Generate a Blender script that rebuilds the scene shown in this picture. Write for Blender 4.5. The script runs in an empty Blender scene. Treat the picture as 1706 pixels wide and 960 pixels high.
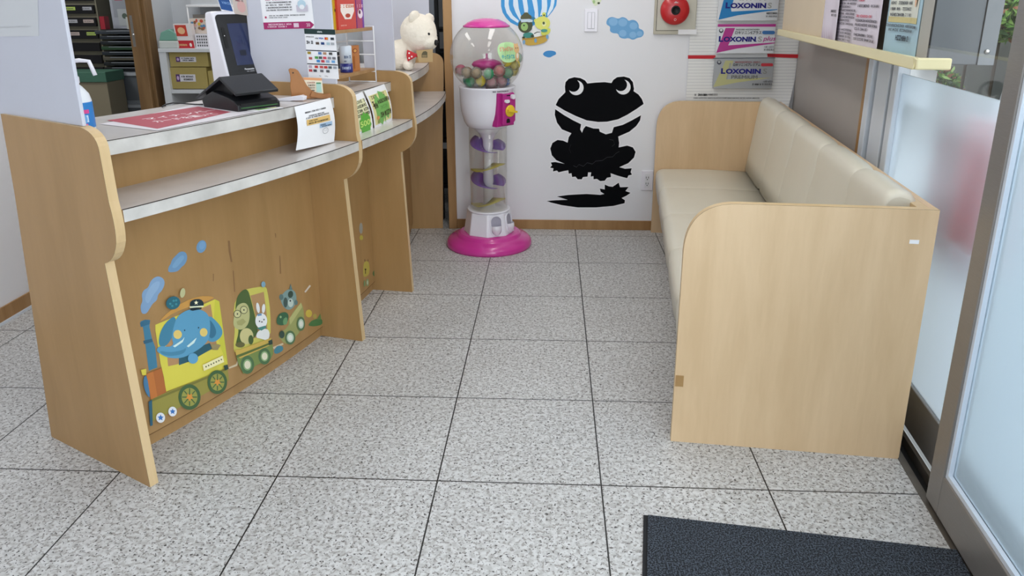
import bpy, bmesh, math, random
import numpy as np
from mathutils import Vector, Matrix, Euler
from mathutils.geometry import tessellate_polygon
PI = math.pi
random.seed(7)
S = bpy.context.scene
COL = S.collection

# ------------------------------------------------------------------ camera
W_, H_ = 1706, 960
CAM = np.array([-0.166425, -1.446580, 1.412638])
ROT = np.array([1.27061879, 0.00388723, 0.05082938])
FPX = 1244.92729
CYP = 382.687
cam = bpy.data.cameras.new('camera'); camo = bpy.data.objects.new('camera', cam); COL.objects.link(camo)
cam.sensor_fit = 'HORIZONTAL'; cam.sensor_width = 36.0
cam.lens = FPX / W_ * 36.0
cam.shift_x = 0.0; cam.shift_y = -(480 - CYP) / W_
cam.clip_start = 0.02; cam.clip_end = 60
camo.location = CAM; camo.rotation_euler = Euler(ROT)
S.camera = camo
RM = np.array(Euler(ROT).to_matrix())

# ------------------------------------------------------------------ light
S.view_settings.view_transform = 'Standard'; S.view_settings.look = 'None'
S.view_settings.gamma = 1.0; S.view_settings.use_curve_mapping = False
S.view_settings.exposure = -0.07
wd = bpy.data.worlds.new('overcast_sky'); S.world = wd; wd.use_nodes = True
bg = wd.node_tree.nodes['Background']
bg.inputs[0].default_value = (0.86, 0.935, 1.0, 1); bg.inputs[1].default_value = 2.5

def area(name, loc, rot, sx, sy, power, color=(1, 1, 1)):
    l = bpy.data.lights.new(name, 'AREA'); l.shape = 'RECTANGLE'; l.size = sx; l.size_y = sy
    l.energy = power; l.color = color
    o = bpy.data.objects.new(name, l); COL.objects.link(o); o.location = loc; o.rotation_euler = rot
    return o
for (lx, ly, pw) in [(-0.10, 1.0, 7.5), (0.2, -0.7, 6), (-2.0, 1.1, 8), (-1.9, 2.7, 8), (-0.2, 2.35, 10)]:
    area('ceiling_lamp', (lx, ly, 2.50), (0, 0, 0), 0.28, 1.1, pw, (1.0, 0.985, 0.955))
area('back_room_lamp', (-3.9, 3.0, 2.45), (0, 0, 0), 0.6, 0.6, 20, (1, .98, .94))
# daylight coming in at the glazed shop front
area('daylight_window', (1.0, -2.2, 1.35), (math.radians(84), 0, math.radians(22)), 1.4, 1.9, 38, (0.86, 0.94, 1.0))

# ------------------------------------------------------------------ ray helpers (photo pixel -> point on a known surface)
def ray(u, v):
    return CAM, RM @ np.array([(u - 853) / FPX, -(v - CYP) / FPX, -1.0])
def onz(u, v, z=0.0):
    o, d = ray(u, v); return o + d * (z - o[2]) / d[2]
def ony(u, v, y):
    o, d = ray(u, v); return o + d * (y - o[1]) / d[1]
def onx(u, v, x):
    o, d = ray(u, v); return o + d * (x - o[0]) / d[0]
def onv(u, v, a, dr):
    n = np.array([dr[1], -dr[0]]); o, d = ray(u, v)
    t = ((np.array(a[:2]) - o[:2]) @ n) / (d[:2] @ n); return o + t * d
BO = np.array([.246, .749]); BD = np.array([.09706, .99528]); BE = np.array([.99528, -.09706])   # bench / door frame of reference
def bw(d, e, z): p = BO + BD * d + BE * e; return Vector((p[0], p[1], z))
def one(u, v, e):
    q = onv(u, v, BO + BE * e, BD); return float((q[:2] - BO) @ BD), float(q[2])
C0 = np.array([-5.461, 2.610])                                                                   # centre of the curved counter
def pw_(r, th, z): t = math.radians(th); return Vector((C0[0] + r * math.cos(t), C0[1] + r * math.sin(t), z))
def oncyl(u, v, r):
    o, d = ray(u, v); oc = o[:2] - C0
    a = d[:2] @ d[:2]; b = 2 * oc @ d[:2]; c = oc @ oc - r * r
    t = (-b - math.sqrt(max(b * b - 4 * a * c, 0))) / (2 * a)
    q = o + t * d; return math.degrees(math.atan2(q[1] - C0[1], q[0] - C0[0])), float(q[2])

# ------------------------------------------------------------------ materials
def lin(h):
    if isinstance(h, tuple): return h
    h = h.lstrip('#'); out = []
    for i in (0, 2, 4):
        c = int(h[i:i + 2], 16) / 255; out.append(c / 12.92 if c <= .04045 else ((c + .055) / 1.055) ** 2.4)
    return tuple(out)
MT = {}
def mat(name, col='#808080', rough=.5, metal=0, spec=.5, noise=0, nscale=20, stretch=(1, 1, 1), alpha=1, trans=0, ior=1.45, emis=0, coat=0, bump=0, bscale=200):
    if name in MT: return MT[name]
    m = bpy.data.materials.new(name); m.use_nodes = True; nt = m.node_tree; b = nt.nodes['Principled BSDF']
    c = lin(col)
    b.inputs['Base Color'].default_value = (*c, 1); b.inputs['Roughness'].default_value = rough
    b.inputs['Metallic'].default_value = metal; b.inputs['Specular IOR Level'].default_value = spec
    b.inputs['Transmission Weight'].default_value = trans; b.inputs['IOR'].default_value = ior
    b.inputs['Alpha'].default_value = alpha; b.inputs['Coat Weight'].default_value = coat
    if emis:
        b.inputs['Emission Color'].default_value = (*c, 1); b.inputs['Emission Strength'].default_value = emis
    if noise or bump:
        tc = nt.nodes.new('ShaderNodeTexCoord'); mp = nt.nodes.new('ShaderNodeMapping'); mp.inputs['Scale'].default_value = stretch
        nt.links.new(tc.outputs['Object'], mp.inputs[0])
    if noise:
        n = nt.nodes.new('ShaderNodeTexNoise'); n.inputs['Scale'].default_value = nscale; n.inputs['Detail'].default_value = 5
        nt.links.new(mp.outputs[0], n.inputs['Vector'])
        r = nt.nodes.new('ShaderNodeValToRGB'); r.color_ramp.elements[0].position = .3; r.color_ramp.elements[1].position = .7
        r.color_ramp.elements[0].color = (*[x * (1 - noise) for x in c], 1)
        r.color_ramp.elements[1].color = (*[min(1, x * (1 + noise)) for x in c], 1)
        nt.links.new(n.outputs['Fac'], r.inputs[0]); nt.links.new(r.outputs[0], b.inputs['Base Color'])
    if bump:
        n2 = nt.nodes.new('ShaderNodeTexNoise'); n2.inputs['Scale'].default_value = bscale; n2.inputs['Detail'].default_value = 3
        bp = nt.nodes.new('ShaderNodeBump'); bp.inputs['Strength'].default_value = bump; bp.inputs['Distance'].default_value = .004
        nt.links.new(mp.outputs[0], n2.inputs['Vector']); nt.links.new(n2.outputs['Fac'], bp.inputs['Height']); nt.links.new(bp.outputs[0], b.inputs['Normal'])
    MT[name] = m; return m
def flat(hexc, rough=.55):
    return mat('print_' + hexc.strip('#').lower() + ('' if rough == .55 else '_%d' % (rough * 100)), hexc, rough)

def wood(name, light, dark, rough=.42):
    m = mat(name, light, rough); nt = m.node_tree; b = nt.nodes['Principled BSDF']
    tc = nt.nodes.new('ShaderNodeTexCoord')
    mp = nt.nodes.new('ShaderNodeMapping'); mp.inputs['Scale'].default_value = (6, 6, .9)
    nt.links.new(tc.outputs['Object'], mp.inputs[0])
    n1 = nt.nodes.new('ShaderNodeTexNoise'); n1.inputs['Scale'].default_value = 2.0; n1.inputs['Detail'].default_value = 6; n1.inputs['Distortion'].default_value = .6
    nt.links.new(mp.outputs[0], n1.inputs['Vector'])
    mp2 = nt.nodes.new('ShaderNodeMapping'); mp2.inputs['Scale'].default_value = (26, 26, 3)
    nt.links.new(tc.outputs['Object'], mp2.inputs[0])
    n2 = nt.nodes.new('ShaderNodeTexNoise'); n2.inputs['Scale'].default_value = 3.0; n2.inputs['Detail'].default_value = 3
    nt.links.new(mp2.outputs[0], n2.inputs['Vector'])
    mx = nt.nodes.new('ShaderNodeMix'); mx.data_type = 'FLOAT'; mx.inputs[0].default_value = .2
    nt.links.new(n1.outputs['Fac'], mx.inputs[2]); nt.links.new(n2.outputs['Fac'], mx.inputs[3])
    r = nt.nodes.new('ShaderNodeValToRGB'); r.color_ramp.elements[0].position = .36; r.color_ramp.elements[1].position = .62
    r.color_ramp.elements[0].color = (*lin(dark), 1); r.color_ramp.elements[1].color = (*lin(light), 1)
    nt.links.new(mx.outputs[0], r.inputs[0]); nt.links.new(r.outputs[0], b.inputs['Base Color'])
    return m
wood('maple_laminate', '#ddbf98', '#d2b38b')
wood('counter_laminate', '#ad8859', '#a48051')
wood('edge_band', '#d6ba8e', '#cbae80', .4)
wood('door_wood', '#ad875a', '#9b7447')
wood('jamb_wood', '#8a6c48', '#795c3b')
wood('bird_wood', '#a8703c', '#935f30', .5)
mat('seam', '#2b211a', .6)
mat('wall_paint', '#e9e9ec', .6, bump=.15, bscale=400)
mat('grey_wall', '#cfd2d6', .6)
mat('marble_laminate', '#d6d2d0', .22, noise=.06, nscale=9)
mat('marble_edge', '#c8c5c0', .3, noise=.17, nscale=11)
mat('vinyl_cream', '#d8d2c1', .36, noise=.02, nscale=6, bump=.12, bscale=500)
mat('board_grey', '#c6c7d1', .45, noise=.02, nscale=3)
mat('white_plastic', '#e9e7ee', .25, coat=.2)
mat('pink_plastic', '#cf3a97', .25, coat=.4)
mat('magenta_plastic', '#b0277f', .35)
mat('yellow_plastic', '#e8c534', .35)
mat('aluminium', '#bfc6cf', .35, metal=.85)
mat('aluminium_white', '#dde5ef', .35, metal=.1)
mat('steel_brushed', '#8e8a86', .4, metal=.45, noise=.05, nscale=30, stretch=(1, 1, 20))
mat('steel_dark', '#6f6860', .45, metal=.6, noise=.15, nscale=14)
mat('black_plastic', '#17181b', .4)
mat('black', '#0b0b0c', .6)
mat('cream_rail', '#e6dcb0', .35)
mat('cream_board', '#d9c8ac', .5, noise=.03, nscale=4)
mat('beige_board', '#aaa49f', .5, noise=.02, nscale=3)
mat('paper', '#f2f2f4', .6)
mat('mat_border', '#1b1c20', .8)
mat('frog_black', '#05060a', .7, spec=.12)
mat('screw', '#d5d5d5', .2, metal=1)
mat('white_wire', '#f0f0f2', .35)
mat('beige_metal', '#b8b2a0', .4)
mat('bell_red', '#c01f24', .3, coat=.3)
mat('clear', '#ffffff', .03, trans=1, ior=1.02, spec=.5)

def m_floor():
    m = bpy.data.materials.new('granite_tiles'); m.use_nodes = True; nt = m.node_tree; b = nt.nodes['Principled BSDF']
    N = nt.nodes.new; L = nt.links.new
    tc = N('ShaderNodeTexCoord')
    def noise(sc, det, dist=0, w=0):
        n = N('ShaderNodeTexNoise'); n.inputs['Scale'].default_value = sc; n.inputs['Detail'].default_value = det; n.inputs['Distortion'].default_value = dist
        mp = N('ShaderNodeMapping'); mp.inputs['Location'].default_value = (w, w * 1.7, 0)
        L(tc.outputs['Object'], mp.inputs[0]); L(mp.outputs[0], n.inputs['Vector']); return n.outputs['Fac']
    def ramp(f, p0, c0, p1, c1):
        r = N('ShaderNodeValToRGB'); r.color_ramp.elements[0].position = p0; r.color_ramp.elements[1].position = p1
        r.color_ramp.elements[0].color = (*lin(c0), 1); r.color_ramp.elements[1].color = (*lin(c1), 1); L(f, r.inputs[0]); return r.outputs[0]
    def mix(f, a, c):
        x = N('ShaderNodeMix'); x.data_type = 'RGBA'; L(f, x.inputs[0]) if not isinstance(f, float) else setattr(x.inputs[0], 'default_value', f)
        L(a, x.inputs[6]) if not isinstance(a, tuple) else setattr(x.inputs[6], 'default_value', a)
        L(c, x.inputs[7]) if not isinstance(c, tuple) else setattr(x.inputs[7], 'default_value', c); return x.outputs[2]
    base = ramp(noise(60, 2), .35, '#b9b8b6', .6, '#d6d6d5')
    mid = ramp(noise(95, 2, .3, 3), .40, '#ffffff', .45, '#000000')
    dark = ramp(noise(125, 1.2, .3, 9), .335, '#ffffff', .37, '#000000')
    c = mix(mid, base, (*lin('#a09d9a'), 1)); c = mix(dark, c, (*lin('#454342'), 1))
    dirt = ramp(noise(3, 4, 0, 5), .35, '#ffffff', .7, '#000000')
    mu = N('ShaderNodeMath'); mu.operation = 'MULTIPLY'; mu.inputs[1].default_value = .12; L(dirt, mu.inputs[0])
    c = mix(mu.outputs[0], c, (*lin('#7c7468'), 1))
    sp = N('ShaderNodeSeparateXYZ'); L(tc.outputs['Object'], sp.inputs[0])
    def line(o):
        a = N('ShaderNodeMath'); a.operation = 'MULTIPLY'; a.inputs[1].default_value = 2; L(o, a.inputs[0])
        f = N('ShaderNodeMath'); f.operation = 'ADD'; f.inputs[1].default_value = 100.5; L(a.outputs[0], f.inputs[0])
        g = N('ShaderNodeMath'); g.operation = 'FRACT'; L(f.outputs[0], g.inputs[0])
        h = N('ShaderNodeMath'); h.operation = 'SUBTRACT'; h.inputs[1].default_value = .5; L(g.outputs[0], h.inputs[0])
        k = N('ShaderNodeMath'); k.operation = 'ABSOLUTE'; L(h.outputs[0], k.inputs[0])
        l = N('ShaderNodeMath'); l.operation = 'LESS_THAN'; l.inputs[1].default_value = .0045; L(k.outputs[0], l.inputs[0]); return l.outputs[0]
    mxx = N('ShaderNodeMath'); mxx.operation = 'MAXIMUM'; L(line(sp.outputs[0]), mxx.inputs[0]); L(line(sp.outputs[1]), mxx.inputs[1])
    c = mix(mxx.outputs[0], c, (*lin('#1c1b1a'), 1))
    L(c, b.inputs['Base Color']); b.inputs['Roughness'].default_value = .42; b.inputs['Specular IOR Level'].default_value = .4
    MT['granite_tiles'] = m; return m
m_floor()
def m_mat():
    m = mat('mat_pile', '#2c3139', .95, bump=.5, bscale=420); nt = m.node_tree; b = nt.nodes['Principled BSDF']
    tc = nt.nodes.new('ShaderNodeTexCoord'); n = nt.nodes.new('ShaderNodeTexNoise'); n.inputs['Scale'].default_value = 230; n.inputs['Detail'].default_value = 2
    nt.links.new(tc.outputs['Object'], n.inputs['Vector'])
    r = nt.nodes.new('ShaderNodeValToRGB'); r.color_ramp.elements[0].position = .44; r.color_ramp.elements[1].position = .60
    r.color_ramp.elements[0].color = (*lin('#14171c'), 1); r.color_ramp.elements[1].color = (*lin('#4c545f'), 1)
    nt.links.new(n.outputs['Fac'], r.inputs[0]); nt.links.new(r.outputs[0], b.inputs['Base Color'])
m_mat()
def m_frost():
    m = bpy.data.materials.new('frosted_glass'); m.use_nodes = True; nt = m.node_tree; nt.nodes.remove(nt.nodes['Principled BSDF'])
    out = nt.nodes['Material Output']; N = nt.nodes.new
    t = N('ShaderNodeBsdfTranslucent'); t.inputs[0].default_value = (.92, .96, .98, 1)
    r = N('ShaderNodeBsdfRefraction'); r.inputs['Color'].default_value = (.92, .97, 1, 1); r.inputs['Roughness'].default_value = .34; r.inputs['IOR'].default_value = 1.15
    g = N('ShaderNodeBsdfDiffuse'); g.inputs[0].default_value = (.66, .73, .80, 1)
    m1 = N('ShaderNodeMixShader'); m1.inputs[0].default_value = .7; nt.links.new(t.outputs[0], m1.inputs[1]); nt.links.new(r.outputs[0], m1.inputs[2])
    m2 = N('ShaderNodeMixShader'); m2.inputs[0].default_value = .12; nt.links.new(m1.outputs[0], m2.inputs[1]); nt.links.new(g.outputs[0], m2.inputs[2])
    nt.links.new(m2.outputs[0], out.inputs[0]); MT['frosted_glass'] = m
m_frost()
def m_globe():
    m = bpy.data.materials.new('clear_plastic'); m.use_nodes = True; nt = m.node_tree; nt.nodes.remove(nt.nodes['Principled BSDF'])
    out = nt.nodes['Material Output']; N = nt.nodes.new
    tr = N('ShaderNodeBsdfTransparent'); tr.inputs[0].default_value = (.985, .98, .965, 1)
    gl = N('ShaderNodeBsdfGlossy'); gl.inputs['Roughness'].default_value = .04
    lw = N('ShaderNodeLayerWeight'); lw.inputs[0].default_value = .5
    p3 = N('ShaderNodeMath'); p3.operation = 'POWER'; p3.inputs[1].default_value = 3.5; nt.links.new(lw.outputs['Facing'], p3.inputs[0])
    fr = N('ShaderNodeMath'); fr.operation = 'MULTIPLY_ADD'; fr.inputs[1].default_value = .42; fr.inputs[2].default_value = .03; nt.links.new(p3.outputs[0], fr.inputs[0])
    mx = N('ShaderNodeMixShader'); nt.links.new(fr.outputs[0], mx.inputs[0]); nt.links.new(tr.outputs[0], mx.inputs[1]); nt.links.new(gl.outputs[0], mx.inputs[2])
    nt.links.new(mx.outputs[0], out.inputs[0]); MT['clear_plastic'] = m
m_globe()

# ------------------------------------------------------------------ mesh builder
class MB:
    def __init__(s): s.v = []; s.f = []; s.m = []; s.mats = []; s.smooth = []
    def mi(s, m):
        m = MT[m] if isinstance(m, str) else m
        if m not in s.mats: s.mats.append(m)
        return s.mats.index(m)
    def add(s, vs, fs, m, smooth=False):
        k = len(s.v); i = s.mi(m); s.v += [Vector(v) for v in vs]
        for f in fs: s.f.append([a + k for a in f]); s.m.append(i); s.smooth.append(smooth)
        return s
    def box(s, lo, hi, m, fr=None):
        fr = fr or (lambda a, b, c: Vector((a, b, c)))
        (x0, y0, z0), (x1, y1, z1) = lo, hi
        vs = [fr(x, y, z) for z in (z0, z1) for (x, y) in ((x0, y0), (x1, y0), (x1, y1), (x0, y1))]
        return s.add(vs, [(3, 2, 1, 0), (4, 5, 6, 7), (0, 1, 5, 4), (1, 2, 6, 5), (2, 3, 7, 6), (3, 0, 4, 7)], m)
    def prism(s, poly, c0, c1, m, fr, mside=None, smooth=False):
        n = len(poly); a = [fr(x, y, c0) for x, y in poly]; b = [fr(x, y, c1) for x, y in poly]
        s.add(a + b, [list(range(n))[::-1], list(range(n, 2 * n))], m)
        return s.add(a + b, [(i, (i + 1) % n, n + (i + 1) % n, n + i) for i in range(n)], mside or m, smooth)
    def lathe(s, prof, c, m, n=40, axis=None, smooth=True, a0=0, a1=360):
        # prof: list of (radius, height); c centre; axis = (u, v, w) unit vectors, w the axis of turning
        U, V, Wv = axis or (Vector((1, 0, 0)), Vector((0, 1, 0)), Vector((0, 0, 1))); c = Vector(c); full = abs(a1 - a0 - 360) < 1e-6
        k = n if full else n + 1; vs = []
        for r, h in prof:
            for i in range(k):
                t = math.radians(a0 + (a1 - a0) * i / n); vs.append(c + (U * math.cos(t) + V * math.sin(t)) * r + Wv * h)
        fs = []
        for j in range(len(prof) - 1):
            for i in range(n):
                i2 = (i + 1) % k; fs.append((j * k + i, j * k + i2, (j + 1) * k + i2, (j + 1) * k + i))
        s.add(vs, fs, m, smooth)
        for j, rev in ((0, 1), (len(prof) - 1, 0)):
            if prof[j][0] > 1e-5 and full: s.add([vs[j * k + i] for i in range(k)], [list(range(k))[::-1] if rev else list(range(k))], m)
        return s
    def ball(s, c, r, m, n=16, rot=None):
        if not isinstance(r, (tuple, list)): r = (r, r, r)
        c = Vector(c); rot = rot or Matrix.Identity(3); vs = []; h = n // 2
        for j in range(h + 1):
            p = PI * j / h
            for i in range(n):
                t = 2 * PI * i / n; vs.append(c + rot @ Vector((r[0] * math.sin(p) * math.cos(t), r[1] * math.sin(p) * math.sin(t), r[2] * math.cos(p))))
        return s.add(vs, [(j * n + i, (j + 1) * n + i, (j + 1) * n + (i + 1) % n, j * n + (i + 1) % n) for j in range(h) for i in range(n)], m, True)
    def tube(s, pts, r, m, n=8, caps=True):
        pts = [Vector(p) for p in pts]; vs = []; rr = r if isinstance(r, (list, tuple)) else [r] * len(pts)
        for i, p in enumerate(pts):
            d = (pts[min(i + 1, len(pts) - 1)] - pts[max(i - 1, 0)]).normalized()
            a = d.orthogonal().normalized() if i == 0 else (a - d * a.dot(d)).normalized(); b = d.cross(a)
            vs += [p + (a * math.cos(2 * PI * k / n) + b * math.sin(2 * PI * k / n)) * rr[i] for k in range(n)]
        s.add(vs, [(i * n + k, i * n + (k + 1) % n, (i + 1) * n + (k + 1) % n, (i + 1) * n + k) for i in range(len(pts) - 1) for k in range(n)], m, True)
        if caps: s.add(vs[:n], [list(range(n))[::-1]], m); s.add(vs[-n:], [list(range(n))], m)
        return s
    def arc(s, r0, r1, t0, t1, z0, z1, m, n=24, mf=None, mt=None):
        # curved slab round the counter's centre: mf = front (outer) material, mt = top material
        A = [[pw_(r, t0 + (t1 - t0) * i / n, z) for i in range(n + 1)] for (r, z) in ((r0, z0), (r1, z0), (r1, z1), (r0, z1))]; k = n + 1
        vs = sum(A, []); q = lambda a, b: [(a * k + i, b * k + i, b * k + i + 1, a * k + i + 1) for i in range(n)]
        s.add(vs, q(0, 1) + q(3, 0), m); s.add(vs, q(1, 2), mf or m); s.add(vs, q(2, 3), mt or m)
        return s.add(vs, [(0, 3 * k, 2 * k, k), (n, k + n, 2 * k + n, 3 * k + n)], m)
    def build(s, name, parent=None, bevel=0, seg=2, sub=0, weld=False):
        me = bpy.data.meshes.new(name); me.from_pydata([tuple(v) for v in s.v], [], s.f)
        for m in s.mats: me.materials.append(m)
        for p, i, sm in zip(me.polygons, s.m, s.smooth): p.material_index = i; p.use_smooth = sm
        bm = bmesh.new(); bm.from_mesh(me); bmesh.ops.remove_doubles(bm, verts=bm.verts, dist=1e-5)
        bmesh.ops.dissolve_degenerate(bm, edges=bm.edges, dist=1e-6)
        if not getattr(s, 'keepn', False): bmesh.ops.recalc_face_normals(bm, faces=bm.faces)
        bm.to_mesh(me); bm.free()
        o = bpy.data.objects.new(name, me); COL.objects.link(o)
        if parent is None:                       # origin at the base of the thing
            vv = [v.co for v in me.vertices]
            if vv:
                c = Vector(((min(v.x for v in vv) + max(v.x for v in vv)) / 2, (min(v.y for v in vv) + max(v.y for v in vv)) / 2, min(v.z for v in vv)))
                if not getattr(s, 'keeporigin', False):
                    me.transform(Matrix.Translation(-c)); o.location = c
        else:
            o.parent = parent; o.matrix_parent_inverse = wm(parent).inverted()
        if bevel:
            b = o.modifiers.new('bevel', 'BEVEL'); b.width = bevel; b.segments = seg; b.limit_method = 'ANGLE'; b.angle_limit = math.radians(40); b.harden_normals = False
        return o
def wm(o):
    m = Matrix.Translation(o.location)
    return wm(o.parent) @ o.matrix_parent_inverse @ m if o.parent else m
def tag(o, label=None, cat=None, group=None, kind=None):
    if label: o['label'] = label
    if cat: o['category'] = cat
    if group: o['group'] = group
    if kind: o['kind'] = kind
    return o
def thing(name, loc, label, cat, group=None):
    o = bpy.data.objects.new(name, None); COL.objects.link(o); o.location = loc; o.empty_display_size = .05
    return tag(o, label, cat, group)
def struct(mb, name, parent=None, label=None, **k):
    mb.keeporigin = True
    o = mb.build(name, parent, **k); o['kind'] = 'structure'
    if label: o['label'] = label
    return o
def P2(*p): return list(p)
def bez(p0, p1, p2, n=8): return [((1 - t) ** 2 * p0[0] + 2 * t * (1 - t) * p1[0] + t * t * p2[0], (1 - t) ** 2 * p0[1] + 2 * t * (1 - t) * p1[1] + t * t * p2[1]) for t in [i / n for i in range(n + 1)]]
def smooth_poly(pts, it=2):
    for _ in range(it):
        q = []
        for i in range(len(pts)):
            a, b = pts[i], pts[(i + 1) % len(pts)]
            q += [(a[0] * .75 + b[0] * .25, a[1] * .75 + b[1] * .25), (a[0] * .25 + b[0] * .75, a[1] * .25 + b[1] * .75)]
        pts = q
    return pts
def ell(cx, cy, rx, ry, n=24, rot=0):
    c, s_ = math.cos(math.radians(rot)), math.sin(math.radians(rot))
    return [(cx + rx * math.cos(t) * c - ry * math.sin(t) * s_, cy + rx * math.cos(t) * s_ + ry * math.sin(t) * c) for t in [2 * PI * i / n for i in range(n)]]
def rrect(x0, y0, x1, y1, r, n=5):
    out = []
    for cx, cy, a in ((x1 - r, y1 - r, 0), (x0 + r, y1 - r, 90), (x0 + r, y0 + r, 180), (x1 - r, y0 + r, 270)):
        out += [(cx + r * math.cos(math.radians(a + 90 * i / n)), cy + r * math.sin(math.radians(a + 90 * i / n))) for i in range(n + 1)]
    return out
def star(cx, cy, r, n=5, k=.42, rot=90): return [(cx + (r if i % 2 == 0 else r * k) * math.cos(math.radians(rot + 180 * i / n)), cy + (r if i % 2 == 0 else r * k) * math.sin(math.radians(rot + 180 * i / n))) for i in range(2 * n)]

# printed art: flat shapes in a surface's own two coordinates, laid on it layer by layer
_txt = {}
def text2d(body, bold=0.0):
    k = (body, bold)
    if k in _txt: return _txt[k]
    cu = bpy.data.curves.new('lettering', 'FONT'); cu.body = body; cu.size = 1; cu.resolution_u = 3; cu.offset = bold; cu.fill_mode = 'FRONT'
    o = bpy.data.objects.new('lettering', cu); COL.objects.link(o)
    dg = bpy.context.evaluated_depsgraph_get(); me = bpy.data.meshes.new_from_object(o.evaluated_get(dg))
    vs = [(v.co.x, v.co.y) for v in me.vertices]; fs = [tuple(p.vertices) for p in me.polygons]
    bpy.data.objects.remove(o); bpy.data.curves.remove(cu); bpy.data.meshes.remove(me)
    if vs:
        x0 = min(v[0] for v in vs); x1 = max(v[0] for v in vs); y0 = min(v[1] for v in vs); y1 = max(v[1] for v in vs)
    else: x0 = x1 = y0 = y1 = 0
    _txt[k] = (vs, fs, (x0, y0, x1, y1)); return _txt[k]
class Art:
    def __init__(s, fn, step=.00035, lift=.0006, grid=0):
        s.fn = fn; s.k = 0; s.step = step; s.lift = lift; s.mb = MB(); s.mb.keepn = True; s.grid = grid
    def poly(s, pts, m, up=True):
        if up: s.k += 1
        m = flat(m) if m.startswith('#') else m
        h = s.lift + s.k * s.step
        if s.grid:
            bm = bmesh.new(); vs = [bm.verts.new((x, y, 0)) for x, y in pts]
            try: bm.faces.new(vs)
            except Exception: bm.free(); return s
            bmesh.ops.triangulate(bm, faces=bm.faces)
            xs = [p[0] for p in pts]; x = math.ceil(min(xs) / s.grid) * s.grid
            while x < max(xs):
                bmesh.ops.bisect_plane(bm, geom=bm.verts[:] + bm.edges[:] + bm.faces[:], plane_co=(x, 0, 0), plane_no=(1, 0, 0)); x += s.grid
            bm.verts.index_update()
            s.mb.add([s.fn(v.co.x, v.co.y, h) for v in bm.verts], [[v.index for v in f.verts] for f in bm.faces], m); bm.free()
        else:
            tr = tessellate_polygon([[Vector((x, y, 0)) for x, y in pts]])
            s.mb.add([s.fn(x, y, h) for x, y in pts], [tuple(t) for t in tr], m)
        return s
    def rect(s, x0, y0, x1, y1, m, up=True): return s.poly([(x0, y0), (x1, y0), (x1, y1), (x0, y1)], m, up)
    def text(s, body, x, y, h, m, w=None, bold=0.0, skew=0, align='l', up=True):
        vs, fs, (x0, y0, x1, y1) = text2d(body, bold)
        if not vs: return s
        if up: s.k += 1
        sy = h / (y1 - y0); sx = (w / (x1 - x0)) if w else sy
        ox = x - (0 if align == 'l' else (x1 - x0) * sx / 2)
        hh = s.lift + s.k * s.step
        s.mb.add([s.fn(ox + (a - x0) * sx + (b - y0) * sy * skew, y + (b - y0) * sy, hh) for a, b in vs], fs, flat(m) if m.startswith('#') else m)
        return s
    def scrib(s, x0, y, x1, h, m, dens=1.0, seed=1):
        # small print too fine to read: a row of short strokes
        rnd = random.Random(seed * 7 + int(y * 1e4)); x = x0; s.k += 1; k = s.k
        while x < x1:
            w = h * rnd.uniform(.45, .95)
            if rnd.random() < .9:
                t = h * .22
                if rnd.random() < .5: s.rect(x, y, x + w * .8, y + t, m, False); s.rect(x, y + h * .75, x + w * .8, y + h, m, False); s.rect(x + w * .3, y, x + w * .3 + t, y + h, m, False)
                else: s.rect(x, y + h * .4, x + w * .8, y + h * .4 + t, m, False); s.rect(x, y, x + t, y + h, m, False); s.rect(x + w * .55, y, x + w * .55 + t, y + h * .9, m, False)
            x += w * 1.05 / dens
        return s
    def build(s, name, parent=None): return s.mb.build(name, parent)
# surfaces
WY = 3.135
def f_wall(x, z, h): return Vector((x, WY - h, z))
def wp(u, v): q = ony(u, v, WY); return (float(q[0]), float(q[2]))
RF = 4.45
def f_front(s_, z, h): return pw_(RF + h, math.degrees(s_ / RF), z)
def cp(u, v): t, z = oncyl(u, v, RF); return (math.radians(t) * RF, z)

# ================================================================== SETTING
b = MB(); b.box((-6, -3.2, -.05), (1.0, 6.2, 0), 'granite_tiles'); 
b = MB(); b.keeporigin = True
# floor stops at the door line
dl = [bw(-4.6, .713, 0), bw(5.2, .713, 0)]
b.prism([(-6.2, -3.9), (dl[0].x, dl[0].y), (dl[1].x, dl[1].y), (-6.2, 6.0)], -.05, 0, 'granite_tiles', lambda x, y, c: Vector((x, y, c)))
struct(b, 'floor')
dl = [bw(-4.6, .86, 0), bw(5.2, .86, 0)]
b = MB(); b.prism([(-6.2, -3.9), (dl[0].x, dl[0].y), (dl[1].x, dl[1].y), (-6.2, 6.0)], 2.55, 2.6, 'wall_paint', lambda x, y, c: Vector((x, y, c))); struct(b, 'ceiling')
b = MB(); b.box((-6.2, -3.5, 0), (-.75, -3.4, 2.55), 'wall_paint'); struct(b, 'wall_light_block')  # unseen wall added behind the camera to keep sky light off the left
b = MB(); b.box((-.757, WY, 0), (1.32, WY + .12, 2.55), 'wall_paint'); struct(b, 'wall_back')
b = MB(); b.box((-.757, WY - .008, 0), (.48, WY, .062), 'door_wood'); struct(b, 'baseboard_back', bevel=.002)
b = MB(); b.box((-.808, WY - .02, 0), (-.757, WY + .14, 2.55), 'door_wood'); struct(b, 'trim_1', bevel=.003)
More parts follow.
